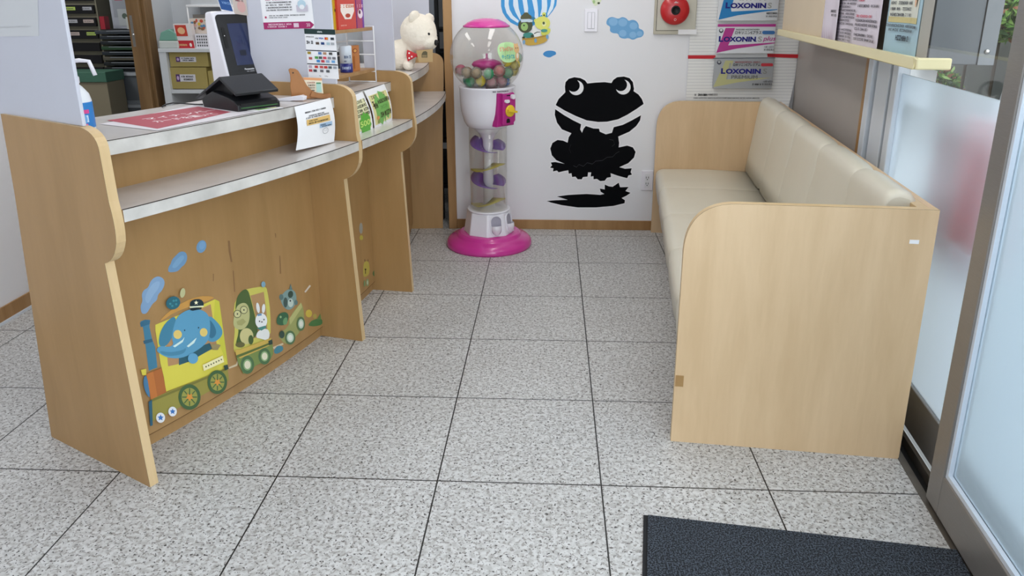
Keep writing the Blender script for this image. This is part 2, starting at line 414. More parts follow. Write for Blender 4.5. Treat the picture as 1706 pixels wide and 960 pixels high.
# left wall and the doorway into the rear room
b = MB(); b.box((-2.74, -3.2, 0), (-2.66, 2.15, 2.55), 'wall_paint'); struct(b, 'wall_left')
b = MB(); b.box((-2.66, -3.2, 0), (-2.652, 2.15, .075), 'door_wood'); struct(b, 'baseboard_left')
b = MB(); b.box((-2.652, -3.2, 0), (-2.646, 2.15, .012), 'aluminium_white'); struct(b, 'trim_2')
yj0 = float(onx(207.5, 0, -2.74)[1]); yj1 = yj0 + .03; yj2 = float(onx(247, 0, -2.66)[1])
b = MB(); b.box((-2.74, yj0, 0), (-2.66, yj1 - .003, 2.2), 'jamb_wood'); struct(b, 'trim_3', bevel=.004)
b = MB(); b.box((-2.76, yj1 + .004, 0), (-2.64, yj2, 2.2), 'jamb_wood'); struct(b, 'trim_4', bevel=.004)
b = MB(); b.box((-2.74, 2.15, 2.2), (-2.66, yj2, 2.55), 'wall_paint'); b.box((-2.74, yj2, 0), (-2.66, 3.6, 2.55), 'grey_wall'); struct(b, 'wall_partition')
b = MB(); b.box((-2.66, 3.55, 0), (-1.28, 3.62, 2.55), 'grey_wall'); struct(b, 'wall_staff')
b = MB(); b.box((-6.2, 5.6, 0), (-.3, 5.7, 2.55), 'grey_wall'); b.box((-6.2, 1.2, 0), (-6.1, 5.6, 2.55), 'grey_wall'); b.box((-6.1, 1.2, 0), (-2.74, 1.3, 2.55), 'grey_wall'); struct(b, 'wall_rear_room')
b = MB(); b.box((-.757, WY + .12, 0), (-.70, 5.6, 2.55), 'grey_wall'); struct(b, 'wall_corridor')
# lock plate on the doorway
b = MB(); q = onx(220, 52, -2.66); b.box((-2.659, q[1] - .012, q[2] - .09), (-2.655, q[1] + .012, q[2] + .09), 'steel_brushed'); b.ball((-2.655, q[1], q[2] - .02), .008, 'screw', 10)
tag(b.build('lock_plate'), 'narrow steel lock plate on the wooden door jamb', 'lock plate')
# sliding grey door leaf behind the far end of the counter
sd = thing('sliding_door', (-1.3, 3.3, 0), 'grey sliding door leaf with black edge beside the wooden post', 'door')
b = MB(); b.box((-1.27, 3.30, .01), (-.885, 3.335, 2.2), mat('grey_door', '#8b9199', .45)); b.build('door_leaf', sd, bevel=.003)
b = MB(); b.box((-.885, 3.295, .01), (-.865, 3.34, 2.2), 'black'); b.build('edge_strip', sd)
# floor track and kerb at the door line
b = MB()
FR = lambda a, c, z: bw(a, c, z)
b.box((-.5, .713, -.06), (2.6, .735, .004), 'steel_dark', FR); b.box((-.5, .735, -.06), (2.6, .775, -.03), 'black', FR)
b.box((-.5, .775, -.06), (2.6, .788, .003), 'steel_dark', FR); b.box((-.5, .788, -.06), (2.6, .80, -.02), 'black', FR)
b.box((-4.6, .713, -.06), (-.5, .80, -.001), 'steel_dark', FR)
struct(b, 'trim_5')
# fixed pane with frosted film, clear above
w1 = bpy.data.objects.new('window_1', None); COL.objects.link(w1); w1.location = bw(.3, .8, 0); w1['kind'] = 'structure'
b = MB(); b.box((-1.3, .802, 0), (.80, .835, .15), 'steel_brushed', FR); b.build('window_rail', w1, bevel=.003)
b = MB(); b.box((-1.3, .812, .15), (.78, .818, 1.142), 'frosted_glass', FR); b.build('frosted_film', w1)
b = MB(); b.box((-1.3, .8135, 1.142), (.78, .8165, 2.4), 'clear_plastic', FR); b.build('clear_pane', w1)
b = MB()
d0 = [one(u, v, .8)[0] for u, v in ((1500, 110), (1491, 110), (1484, 110), (1463, 110), (1459, 110), (1451, 110))]
b.box((d0[0], .795, 0), (d0[1], .84, 2.5), 'aluminium_white', FR)
b.box((d0[1], .83, 0), (d0[2], .85, 2.5), 'black', FR)
b.box((d0[2], .80, 0), (d0[3], .85, 2.5), 'aluminium_white', FR)
b.box((d0[3], .83, 0), (d0[4], .85, 2.5), 'black', FR)
b.box((d0[4], .79, 0), (d0[5], .85, 2.5), 'aluminium_white', FR)
b.build('mullion', w1, bevel=.004)
# door line wall (board over the bench and wall behind it)
b = MB(); b.box((d0[5] + .03, .86, 0), (2.6, .93, 2.55), 'wall_paint', FR); struct(b, 'wall_right')
dg0 = d0[5]
b = MB(); b.box((dg0, .79, .30), (dg0 + .035, .86, 2.2), 'door_wood', FR); struct(b, 'trim_6', bevel=.003)
dbl = one(1328, 90, .8)[0]
lb = MB(); lb.box((dg0 + .035, .80, .30), (dbl, .84, 1.9), 'beige_board', FR); tag(lb.build('backing_board', bevel=.002), 'plain grey beige board standing on the bench rail under the notice shelf', 'board')
# sliding frosted door leaf on the right
dr = bpy.data.objects.new('door_1', None); COL.objects.link(dr); dr.location = bw(-.7, .74, 0); dr['kind'] = 'structure'
b = MB(); b.box((-.285, .722, .012), (-.205, .765, 2.3), 'steel_brushed', FR); b.build('stile', dr, bevel=.003)
b = MB(); b.box((-1.5, .722, .012), (-.285, .765, .135), 'steel_brushed', FR); b.build('bottom_rail', dr, bevel=.003)
b = MB(); b.box((-1.5, .728, .135), (-.285, .75, .148), 'aluminium_white', FR); b.box((-.298, .728, .148), (-.285, .75, 2.3), 'aluminium_white', FR); b.build('glazing_bead', dr)
b = MB(); b.box((-1.5, .740, .148), (-.298, .746, 2.3), 'frosted_glass', FR); b.build('frosted_glass_pane', dr)
b = MB(); b.box((-1.58, .722, .012), (-1.5, .765, 2.3), 'steel_brushed', FR); b.build('stile', dr, bevel=.003)

# outside
b = MB(); b.keeporigin = True; b.box((-4.6, .85, -.14), (4, 4, -.08), mat('pavement', '#8d8d8a', .8, noise=.1, nscale=6), FR); struct(b, 'ground_outside')
b = MB(); b.box((.2, 2.4, -.08), (7.0, 2.6, 1.38), mat('garden_wall', '#3d413c', .85, noise=.3, nscale=3), FR); struct(b, 'wall_outside')
pole = MB(); pq = [one(u, v, .95) for u, v in ((1672, 178), (1688, 120), (1703, 60))]
pole.tube([bw(pq[0][0] + .05, .95, -.08), bw(pq[0][0], .95, pq[0][1]), bw(pq[1][0], .95, pq[1][1]), bw(pq[2][0], .95, pq[2][1]), bw(pq[2][0] - .04, .95, 2.2)], [.018, .016, .013, .009, .008], 'aluminium_white', 16)
tag(pole.build('grab_pole'), 'slanting silver pole outside behind the right end of the clear pane', 'pole')
bn = thing('banner', bw(.25, .93, -.08), 'blurred pink red banner outside behind the frosted panes', 'banner')
b = MB(); b.tube([bw(.34, .92, -.08), bw(.34, .92, 1.05)], .014, 'aluminium_white'); b.build('pole', bn)
b = MB(); b.box((-.06, .90, .64), (.36, .905, 1.05), mat('pink_cloth', '#ec4450', .7), FR); b.build('cloth', bn)
ZM = 1.188
sb = thing('steel_mailbox', bw(.7, .93, ZM), 'brushed steel box with a round screw outside behind the clear pane', 'box')
b = MB(); b.box((.602, .822, ZM), (.85, 1.045, ZM + .6), mat('steel_sheet', '#666b70', .45, metal=.25, noise=.05, nscale=5), FR); b.build('body', sb, bevel=.003)
b = MB(); b.box((.598, .995, ZM), (.602, 1.046, ZM + .6), mat('steel_sheet_light', '#7d8287', .4, metal=.2), FR); b.box((.599, .992, ZM), (.602, .995, ZM + .6), 'black', FR); b.build('flange', sb)
b = MB(); b.lathe([(.009, 0), (.009, .003), (.005, .006), (0, .007)], bw(.598, 1.018, ZM + .045), 'screw', 14, (Vector((BE[0], BE[1], 0)), Vector((0, 0, 1)), Vector((-BD[0], -BD[1], 0)))); b.build('screw', sb)
b = MB(); b.box((.58, .822, ZM), (.62, .828, ZM + .6), 'black', FR); b.build('edge_gasket', sb)
def m_thin():
    m = bpy.data.materials.new('thin_sheet'); m.use_nodes = True; nt = m.node_tree; nt.nodes.remove(nt.nodes['Principled BSDF'])
    t = nt.nodes.new('ShaderNodeBsdfTranslucent'); t.inputs[0].default_value = (.95, .97, .98, 1); d = nt.nodes.new('ShaderNodeBsdfDiffuse'); d.inputs[0].default_value = (.9, .92, .93, 1)
    x = nt.nodes.new('ShaderNodeMixShader'); x.inputs[0].default_value = .3; nt.links.new(t.outputs[0], x.inputs[1]); nt.links.new(d.outputs[0], x.inputs[2]); nt.links.new(x.outputs[0], nt.nodes['Material Output'].inputs[0]); MT['thin_sheet'] = m
m_thin()
b = MB(); pa = [one(u, v, .90) for u, v in ((1505, 118), (1562, 118))]; b.add([bw(pa[1][0], .90, 1.02), bw(pa[0][0], .90, 1.02), bw(pa[0][0], .90, pa[0][1] + .03), bw(pa[1][0], .90, pa[0][1] + .03)], [(0, 1, 2, 3)], 'thin_sheet')  # translucent sheet added in place of the bright gap to outdoors
tag(b.build('bright_gap_sheet'), 'translucent white sheet added for a bright gap outside the clear pane', 'paper')
# shrub outside
for i, (sd_, se_, sz_, sr_) in enumerate([(2.75, 2.0, 1.30, .17), (3.55, 2.0, .80, .16), (3.15, 2.0, 1.34, .17)]):
    c = bw(sd_, se_, sz_); rt = thing('shrub', (c.x, c.y, -.08), ['green shrub outside at the upper right beside the steel box', 'dim shrub outside under the steel box', 'green shrub outside just behind the upper edge of the steel box'][i], 'shrub')
    b = MB(); rnd = random.Random(i)
    for k in range(900):
        u = rnd.random() * 2 * PI; w = math.acos(2 * rnd.random() - 1); rr = sr_ * (.6 + .4 * rnd.random())
        p = c + Vector((rr * math.sin(w) * math.cos(u), rr * math.sin(w) * math.sin(u), rr * .9 * math.cos(w)))
        a = Vector((rnd.uniform(-1, 1), rnd.uniform(-1, 1), rnd.uniform(-1, 1))).normalized(); t = a.orthogonal().normalized()
        L = rnd.uniform(.025, .045); b.add([p - a * L, p + t * L * .4, p + a * L, p - t * L * .4], [(0, 1, 2, 3)], rnd.choice([mat('leaf', '#5c8a3c', .5), mat('leaf_light', '#8db35e', .5), mat('leaf_dark', '#31552a', .5), mat('leaf_dark', '#31552a', .5), mat('leaf'), mat('leaf_light'), mat('leaf_red', '#8a5a40', .5)]))
    b.build('foliage', rt); b = MB(); b.tube([Vector((c.x, c.y, -.08)), c], .010, mat('stem_brown', '#3a3226', .7)); b.build('stem', rt)

# ================================================================== COUNTER
TA, TB, TC, TD = -28.05, -14.4, -7.2, 6.4; DT = .35
ctr = thing('reception_counter', pw_(4.4, -14.4, 0), 'long curved maple counter with grey marbled writing shelf and four corbelled side panels', 'counter')
def profile(dr_=0):
    p = [(4.10, 0), (4.64, 0), (4.606, .715)] + bez((4.606, .715), (4.655, .728), (4.678, .785), 6) + bez((4.678, .785), (4.690, .83), (4.676, .90), 5) + [(4.672, 1.03)] + bez((4.672, 1.035), (4.672, 1.085), (4.60, 1.094), 7) + [(4.205, 1.10), (4.19, .86)]
    return [(r + (dr_ if z > .01 else dr_ * .4), z) for r, z in p]
for th, dd in ((TA, 0), (TB, 0), (TC, .014), (TD, 0)):
    t = math.radians(th); ur = Vector((math.cos(t), math.sin(t), 0)); ut = Vector((-math.sin(t), math.cos(t), 0)); base = Vector((C0[0], C0[1], 0))
    fr = lambda r, z, c, ur=ur, ut=ut: base + ur * r + ut * c + Vector((0, 0, z))
    pr = profile(dd)
    if th == TD: pr = [(4.10, 0), (4.64, 0), (4.66, .72), (4.672, .90), (4.676, 1.03)] + bez((4.676, 1.035), (4.676, 1.09), (4.62, 1.10), 7) + [(4.205, 1.10)]
    b = MB(); b.prism(pr, .0006, .0284, 'counter_laminate', fr, 'edge_band'); 
    b.prism([(x, y) for x, y in pr], 0, .0006, 'counter_laminate', fr, 'seam'); b.build('side_panel', ctr)
for (a, c) in ((TA, TB), (TB, TC), (TC, TD)):
    a2 = a + DT + .01; c2 = c - .01
    b = MB(); b.arc(4.415, RF, a2, c2, .045, 1.004, 'counter_laminate', 24); b.build('front_panel', ctr)
    b = MB(); b.arc(4.40, 4.438, a2, c2, 0, .045, 'counter_laminate', 24); b.arc(4.415, RF + .0008, a2, c2, .044, .0465, mat('brown_seam', '#7a5a35', .6), 24); b.build('plinth', ctr)
    b = MB(); b.arc(RF, 4.685, a2, c2, .838, .8735, 'counter_laminate', 30, 'marble_edge', 'marble_laminate'); b.arc(4.683, 4.6856, a2, c2, .8722, .8742, 'seam', 30); b.build('writing_shelf', ctr)
    b = MB(); b.arc(4.15, 4.588, a2, c2 , 1.004, 1.0445, 'counter_laminate', 30, 'marble_edge', 'marble_laminate'); b.arc(4.586, 4.5886, a2, c2, 1.0435, 1.0452, 'seam', 30); b.build('counter_top', ctr)
# partition boards standing on the side panels
def board(th, r0, r1, z1, label):
    t = math.radians(th + .12); ur = Vector((math.cos(t), math.sin(t), 0)); ut = Vector((-math.sin(t), math.cos(t), 0)); base = Vector((C0[0], C0[1], 0))
    fr = lambda r, z, c: base + ur * r + ut * c + Vector((0, 0, z))
    b = MB(); b.prism([(r0, 1.0975), (r1, 1.0945), (r1, z1), (r0, z1)], 0, .010, 'board_grey', fr); o = b.build('partition_board', bevel=.002)
    return tag(o, label, 'partition', 'partition boards on the counter'), (lambda r, z, h: fr(r, z, -h))
bA, fA = board(TA, 4.13, 4.600, 1.75, 'pale partition board at the near left end of the counter')
bB, fB = board(TB, 4.22, 4.600, 1.75, 'pale blue partition board behind the card terminal holding notices')
bC, fC = board(TC, 4.46, 4.610, 1.75, 'narrow pale blue partition board just left of the white plush bear')
bD, fD = board(TD, 4.20, 4.600, 1.75, 'grey blue partition board behind the white plush bear')
def onbrd(u, v, th):
    t = math.radians(th); q = onv(u, v, C0, (math.cos(t), math.sin(t))); d = np.array([math.cos(t), math.sin(t)]); return (float((q[:2] - C0) @ d), float(q[2]))

# ================================================================== STICKERS ON THE COUNTER FRONT
GS = .04
def ink(h):
    c = [int(h[i:i + 2], 16) for i in (1, 3, 5)]; m = sum(c) / 3
    return '#%02x%02x%02x' % tuple(max(0, min(255, int((m + (x - m) * .88) * 1.13 + 4))) for x in c)
class ArtC(Art):
    def poly(s, pts, m, up=True): return Art.poly(s, pts, ink(m) if m.startswith('#') else m, up)
def art_c(): return ArtC(f_front, step=.0002, lift=.0003, grid=GS)
def T(*p): return [cp(200 + x / 2.822, 380 + y / 2.822) for x, y in p]
def T5(*p): return [cp(200 + x / 5.333, 380 + y / 5.333) for x, y in p]
def TE(x, y, rx, ry, n=22, rot=0): return T(*ell(x, y, rx, ry, n, rot))
ST = 'animal train stickers on the counter front'
a = art_c(); a.poly(smooth_poly(T5((180, 690), (200, 650), (190, 590), (210, 550), (250, 530), (270, 470), (310, 435), (350, 428), (390, 455), (397, 500), (370, 560), (335, 590), (330, 640), (290, 670), (260, 720), (235, 760), (200, 765), (185, 740))), '#6f8fb2')
a.poly(smooth_poly(T5((215, 640), (240, 560), (300, 480), (360, 470), (340, 540), (290, 600), (250, 680))), '#7b9aba'); tag(a.build('cloud_sticker'), 'largest blue smoke cloud sticker above the locomotive chimney', 'sticker', ST)
a = art_c(); a.poly(smooth_poly(T5((425, 385), (430, 345), (450, 320), (460, 280), (500, 240), (530, 210), (570, 208), (595, 235), (595, 285), (570, 330), (545, 345), (520, 380), (480, 392), (440, 393))), '#5b83a6')
a.poly(smooth_poly(T5((455, 350), (490, 290), (550, 235), (575, 260), (540, 310), (490, 360))), '#668eb0'); tag(a.build('cloud_sticker'), 'middle blue smoke cloud sticker on the counter front', 'sticker', ST)
a = art_c(); a.poly(T5(*ell(722, 165, 42, 58, 20, 20)), '#5a86ad'); a.poly(T5(*ell(728, 155, 26, 36, 16, 20)), '#668fb4'); tag(a.build('cloud_sticker'), 'smallest and highest blue smoke puff sticker on the counter front', 'sticker', ST)
a = art_c()
a.poly(T((95, 440), (117, 431), (140, 432), (138, 465), (150, 520), (165, 560), (175, 655), (135, 672), (120, 560), (108, 470)), '#35708c')
a.poly(T((93, 446), (117, 431), (141, 434), (139, 452), (97, 466)), '#2c5f7a'); a.poly(T((108, 530), (150, 520), (153, 535), (112, 546)), '#28566f')
a.poly(T((165, 455), (445, 335), (465, 345), (485, 490), (505, 640), (500, 660), (215, 770), (205, 700), (190, 640), (165, 480)), '#c6bb3c')
a.poly(T((205, 455), (425, 358), (440, 460), (455, 560), (270, 640), (225, 650)), '#a47b4f')
a.poly(T((445, 335), (465, 345), (485, 490), (505, 640), (470, 560), (440, 420)), '#b8b530')
a.poly(smooth_poly(T((180, 440), (230, 390), (300, 345), (370, 320), (430, 320), (442, 332), (330, 368), (250, 398), (205, 430)), 1), '#b9843a')
a.poly(T((275, 600), (320, 575), (420, 540), (430, 568), (370, 602), (340, 622), (275, 645)), '#21505e')
a.poly(smooth_poly(T((178, 548), (185, 490), (215, 440), (255, 412), (262, 440), (250, 500), (225, 545), (200, 562))), '#34738f')
a.poly(smooth_poly(T((412, 405), (455, 440), (482, 480), (475, 512), (440, 538), (405, 530), (405, 460))), '#4083a2')
a.poly(smooth_poly(T((415, 425), (440, 455), (452, 490), (440, 515), (418, 520), (410, 470))), '#2b6480')
a.poly(smooth_poly(T((245, 480), (262, 420), (300, 390), (345, 378), (400, 390), (422, 430), (420, 510), (400, 545), (350, 582), (290, 612), (230, 612), (190, 595), (165, 574), (185, 552), (230, 560), (250, 545), (240, 520))), '#4a8aac')
a.poly(smooth_poly(T((180, 575), (230, 585), (290, 575), (310, 560), (300, 590), (240, 603), (195, 595))), '#3b7796')
a.poly(TE(268, 500, 20, 21), '#cdb25c'); a.poly(TE(390, 490, 18, 20), '#cdb25c')
a.poly(T((245, 555), (290, 525), (300, 512), (292, 535), (255, 560)), '#b8cfc9'); a.poly(T((310, 555), (350, 520), (357, 515), (345, 540), (318, 560)), '#b8cfc9')
a.poly(TE(300, 480, 3, 4, 8), '#16323c'); a.poly(TE(365, 468, 3, 4, 8), '#16323c')
a.poly(smooth_poly(T((322, 352), (340, 335), (375, 333), (390, 350), (388, 370), (330, 378)), 1), '#172c33'); a.poly(T((322, 368), (388, 364), (388, 370), (324, 375)), '#cfd2b0')
a.poly(T((326, 376), (380, 373), (378, 380), (338, 388), (326, 386)), '#10222a'); a.poly(T(*star(353, 350, 11, 5, .42, -90)), '#e2ddb5')
a.poly(TE(338, 612, 24, 25), '#4f8fb4'); a.poly(T((420, 545), (455, 545), (468, 550), (455, 572), (430, 572)), '#8a7b4e')
a.poly(T((140, 805), (215, 770), (500, 655), (507, 715), (255, 852), (148, 908)), '#8a8236'); a.poly(T((140, 805), (500, 655), (501, 664), (142, 816)), '#6f6a2c')
a.poly(T((118, 685), (190, 655), (212, 770), (140, 805)), '#b5672c'); a.poly(T((150, 672), (190, 655), (212, 770), (170, 790)), '#a35b27')
a.poly(smooth_poly(T((105, 700), (120, 688), (138, 800), (118, 780), (104, 740)), 1), '#3b6f96'); a.poly(T((92, 665), (117, 660), (117, 690), (98, 690)), '#c9b93a')
a.poly(T((128, 815), (144, 806), (148, 925), (136, 930)), '#27566b')
for (x, y, rx, ry) in ((320, 793, 52, 60), (450, 723, 46, 56)):
    a.poly(TE(x, y, rx, ry, 28, 0), '#3c5a35'); a.poly(TE(x, y, rx * .72, ry * .72, 24), '#8a8a3c')
    for k in range(8):
        an = k * PI / 4; c_, s_ = math.cos(an), math.sin(an); a.poly(T((x + rx * .68 * c_ - 2.5 * s_, y + ry * .68 * s_ + 2.5 * c_), (x + rx * .68 * c_ + 2.5 * s_, y + ry * .68 * s_ - 2.5 * c_), (x + 2.5 * s_, y - 2.5 * c_), (x - 2.5 * s_, y + 2.5 * c_)), '#3c5a35', k == 0)
    a.poly(T(*star(x, y, rx * .4, 5, .5)), '#c9812f')
a.poly(T((380, 642), (474, 598), (481, 628), (386, 670)), '#d7cf9a')
for k in range(7): a.poly(TE(396 + k * 12, 650 - k * 5.6, 3.6, 4, 6), '#4a4a2c', k == 0)
a.poly(T((478, 645), (497, 640), (502, 660), (486, 668)), '#2a3f36')
a.poly(TE(182, 889, 21, 24), '#c9ccd0'); a.poly(T(*star(182, 889, 15, 5, .5, -90)), '#2b67b0'); a.poly(TE(238, 860, 20, 23), '#c9ccd0'); a.poly(T(*star(238, 860, 14, 5, .5, -90)), '#2b67b0')
a.poly(TE(240, 350, 34, 30, 20, -25), '#1f5a68'); 
for dx, dy in ((-14, 4), (2, -10), (14, 6), (-4, 14), (14, -12)): a.poly(TE(240 + dx, 350 + dy, 6, 6, 6), '#2f7a85', dx == -14)
a.poly(TE(284, 303, 12, 23, 16, 10), '#a9a878')
tag(a.build('locomotive_sticker'), 'yellow locomotive sticker driven by a blue elephant in a peaked cap', 'sticker', ST)
a = art_c()
a.poly(T((510, 655), (545, 640), (555, 612), (560, 615), (550, 648), (512, 662)), '#b9a98a')
a.poly(smooth_poly(T((530, 370), (565, 300), (600, 285), (680, 273), (692, 290), (707, 400), (707, 525), (540, 592), (532, 560), (540, 470)), 1), '#b9b24a')
a.poly(T((612, 318), (675, 300), (688, 400), (692, 500), (625, 520), (640, 430)), '#a07a4e')
a.poly(smooth_poly(T((545, 330), (572, 292), (600, 286), (615, 340), (640, 440), (650, 500), (600, 535), (550, 562), (542, 545), (560, 480), (540, 400))), '#44592c')
a.poly(smooth_poly(T((540, 392), (552, 360), (588, 348), (608, 378), (608, 440), (582, 478), (545, 477), (528, 452))), '#a8a56c')
for x, y in ((550, 404), (580, 385)): a.poly(TE(x, y, 18, 19, 18), '#43472c'); a.poly(TE(x, y, 15, 16, 18), '#b5b27b'); a.poly(TE(x, y, 3.5, 4, 8), '#222'.ljust(7, '2'))
a.poly(T((545, 440), (575, 425), (590, 440), (570, 458), (550, 455)), '#959259'); a.poly(smooth_poly(TE(592, 508, 32, 38)), '#b6ae73'); a.poly(TE(562, 548, 22, 13), '#5d5a30'); a.poly(TE(612, 525, 12, 22), '#3f542a')
a.poly(TE(645, 375, 8, 25, 14, -8), '#c9cac8'); a.poly(TE(671, 378, 8, 22, 14, 5), '#c9cac8'); a.poly(TE(660, 436, 28, 36), '#cfd0cf'); a.poly(smooth_poly(T((632, 515), (645, 480), (690, 470), (702, 500), (690, 530), (660, 520))), '#cbccc8')
a.poly(T((638, 470), (680, 458), (684, 468), (660, 482)), '#3c7a72'); a.poly(T((640, 405), (660, 400), (662, 410), (644, 414)), '#5d86a8'); a.poly(TE(651, 438, 3, 4, 8), '#333333'); a.poly(TE(672, 430, 3, 4, 8), '#333333'); a.poly(TE(662, 441, 4, 3, 8), '#4a3a3a')
a.poly(T((536, 572), (560, 570), (705, 515), (712, 545), (560, 612), (541, 600)), '#b99a42')
a.poly(T((541, 600), (560, 612), (712, 545), (715, 590), (700, 620), (640, 642), (575, 685), (552, 640)), '#6d8040')
a.poly(T((541, 598), (712, 532), (712, 541), (545, 610)), '#52632e')
for x, y, rx, ry in ((593, 642, 32, 43), (673, 602, 29, 39)): a.poly(TE(x, y, rx, ry), '#456640'); a.poly(TE(x, y, rx * .62, ry * .62), '#7c9a66'); a.poly(TE(x, y, rx * .45, ry * .45), '#c9c4a8')
a.poly(TE(667, 264, 10, 14), '#6a8ea0'); a.poly(T((690, 530), (708, 522), (710, 545), (694, 550)), '#2a3f36')
tag(a.build('carriage_sticker'), 'sticker of an ape in glasses and a white rabbit riding a train carriage', 'sticker', ST)
a = art_c()
a.poly(T((718, 560), (765, 540), (768, 548), (722, 570)), '#b9a98a')
a.poly(smooth_poly(T((735, 500), (790, 468), (795, 420), (850, 348), (862, 380), (867, 445), (850, 482), (800, 542), (775, 548)), 1), '#8b8f52'); a.poly(T((795, 425), (850, 350), (855, 372), (800, 455)), '#a5a566')
a.poly(smooth_poly(T((750, 330), (775, 295), (800, 285), (825, 300), (830, 340), (815, 375), (790, 388), (765, 370)), 2), '#6f8a86'); a.poly(TE(757, 325, 10, 14), '#516b68'); a.poly(TE(826, 350, 8, 12), '#516b68'); a.poly(TE(800, 312, 12, 17, 14, 10), '#2f443a'); a.poly(TE(776, 350, 10, 24, 14), '#3a4f4a'); a.poly(TE(800, 352, 13, 20), '#aab8ae'); a.poly(TE(798, 342, 4, 5, 8), '#20282a')
a.poly(T((793, 290), (800, 262), (808, 290)), '#516b68')
a.poly(smooth_poly(T((730, 450), (740, 405), (775, 392), (792, 410), (785, 445), (760, 460))), '#2f5b3d'); a.poly(smooth_poly(T((762, 430), (782, 415), (785, 450), (765, 458)), 1), '#5d8c5c'); a.poly(TE(752, 418, 5, 6, 8), '#86a070')
for x, y, rx, ry in ((797, 515, 24, 33), (847, 450, 19, 33)): a.poly(TE(x, y, rx, ry), '#4d6b45'); a.poly(TE(x, y, rx * .68, ry * .68), '#a9bda8'); a.poly(TE(x, y, rx * .42, ry * .42), '#c9ccc0')
a.poly(TE(757, 500, 12, 18), '#2f443a')
tag(a.build('carriage_sticker'), 'sticker of a koala in the last and smallest train wagon', 'sticker', ST)
a = art_c(); a.poly(smooth_poly(T((882, 460), (895, 440), (910, 432), (935, 425), (952, 432), (950, 455), (915, 463)), 1), '#3f6b3a'); a.poly(TE(887, 402, 15, 18), '#b9a23a'); a.poly(TE(915, 415, 9, 12), '#9a8a40'); a.poly(T((925, 430), (940, 402), (945, 430)), '#557a3f')
tag(a.build('plant_sticker'), 'small green plant sticker with yellow flower at the right end of the train', 'sticker', ST)
a = art_c(); a.poly(smooth_poly(T((722, 575), (740, 552), (765, 555), (768, 575), (740, 592), (725, 590)), 1), '#3a7484'); tag(a.build('puff_sticker'), 'little teal puff sticker under the last train wagon', 'sticker', ST)
# scuffs on the front panel
for p in (((506, 60), (516, 60), (520, 110), (528, 160), (520, 160), (510, 110)), ((529, 200), (534, 200), (541, 300), (536, 300)), ((727, 25), (732, 25), (734, 45), (730, 45)), ((749, 130), (753, 130), (757, 215), (751, 215)), ((436, 215), (441, 215), (440, 250), (436, 250))): a = art_c(); a.poly(T(*p), '#7d5a36'); a.build('scuff_mark', ctr)
a = art_c(); a.poly(T((866, 300), (890, 268), (897, 272), (872, 304)), '#b9aea0'); a.build('tape_patch', ctr)
def U(*p): return [cp(580 + x / 6.858, 360 + y / 6.858) for x, y in p]
a = art_c(); a.poly(U(*ell(146, 140, 20, 62)), '#8c8a80'); tag(a.build('cloud_sticker'), 'grey cloud sticker on the second counter front, seen past the panel edge', 'sticker')
a = art_c(); a.poly(U(*ell(150, 248, 20, 28)), '#a99a38'); tag(a.build('flower_sticker'), 'yellow sticker under the grey cloud on the second counter front', 'sticker')
a = art_c(); a.poly(smooth_poly(U((170, 700), (172, 560), (190, 520), (230, 515), (245, 580), (240, 660), (215, 690))), '#ab9a3e'); a.poly(U((185, 495), (193, 495), (193, 520), (187, 520)), '#5a4a2a'); a.poly(U((222, 495), (229, 495), (229, 520), (223, 520)), '#5a4a2a'); a.poly(U(*ell(196, 610, 10, 9)), '#2a2218'); a.poly(U((192, 615), (199, 615), (199, 660), (192, 660)), '#2a2218'); a.poly(U(*ell(218, 760, 16, 42)), '#7d8f60'); a.poly(U(*ell(218, 760, 8, 24)), '#a9a98c'); a.poly(U(*ell(184, 770, 10, 38)), '#6d8353')
tag(a.build('giraffe_sticker'), 'yellow animal sticker low on the second counter front', 'sticker')
a = art_c(); a.poly(U(*ell(308, 555, 17, 50)), '#a08f74'); a.poly(smooth_poly(U((275, 660), (285, 630), (315, 605), (322, 640), (318, 680), (290, 690)), 1), '#4e6638'); tag(a.build('leaf_sticker'), 'green leaf sticker low in the corner of the second counter front', 'sticker')

# ================================================================== BENCH
BW, BH = .712, .826
bench = thing('waiting_bench', bw(1.2, .36, 0), 'built-in waiting bench with cream vinyl cushions and maple end panels', 'bench')
LB = 2.378
def fb(e, z, d): return bw(d, e, z)
endp = [(0, 0), (BW + (.003), 0), (BW, BH), (BW - .1, BH)] + [(.14 + 0, BH)][:0] + bez((.155, BH - .002), (.0, BH), (0, BH - .165), 12)
b = MB(); b.prism(endp, 0, .0024, 'maple_laminate', fb, 'seam'); b.prism(endp, .0024, .030, 'maple_laminate', fb, 'edge_band'); 
b.build('end_panel', bench)
b = MB(); b.prism(endp, LB - .030, LB - .0012, 'maple_laminate', fb, 'edge_band'); b.prism(endp, LB - .0012, LB - .001, 'maple_laminate', fb, 'seam'); b.prism(endp, LB - .0312, LB - .030, 'maple_laminate', fb, 'seam'); b.build('end_panel', bench)
b = MB(); b.box((.030, .69, 0), (LB - .031, BW, BH), 'maple_laminate', FR); b.box((.030, .66, BH - .03), (LB - .031, BW - .001, BH - .0005), 'edge_band', FR); b.build('back_panel', bench, bevel=.001)
b = MB(); b.box((.030, .12, 0), (LB - .031, .15, .30), mat('kick_dark', '#6d5a44', .6), FR); b.build('kickboard', bench)
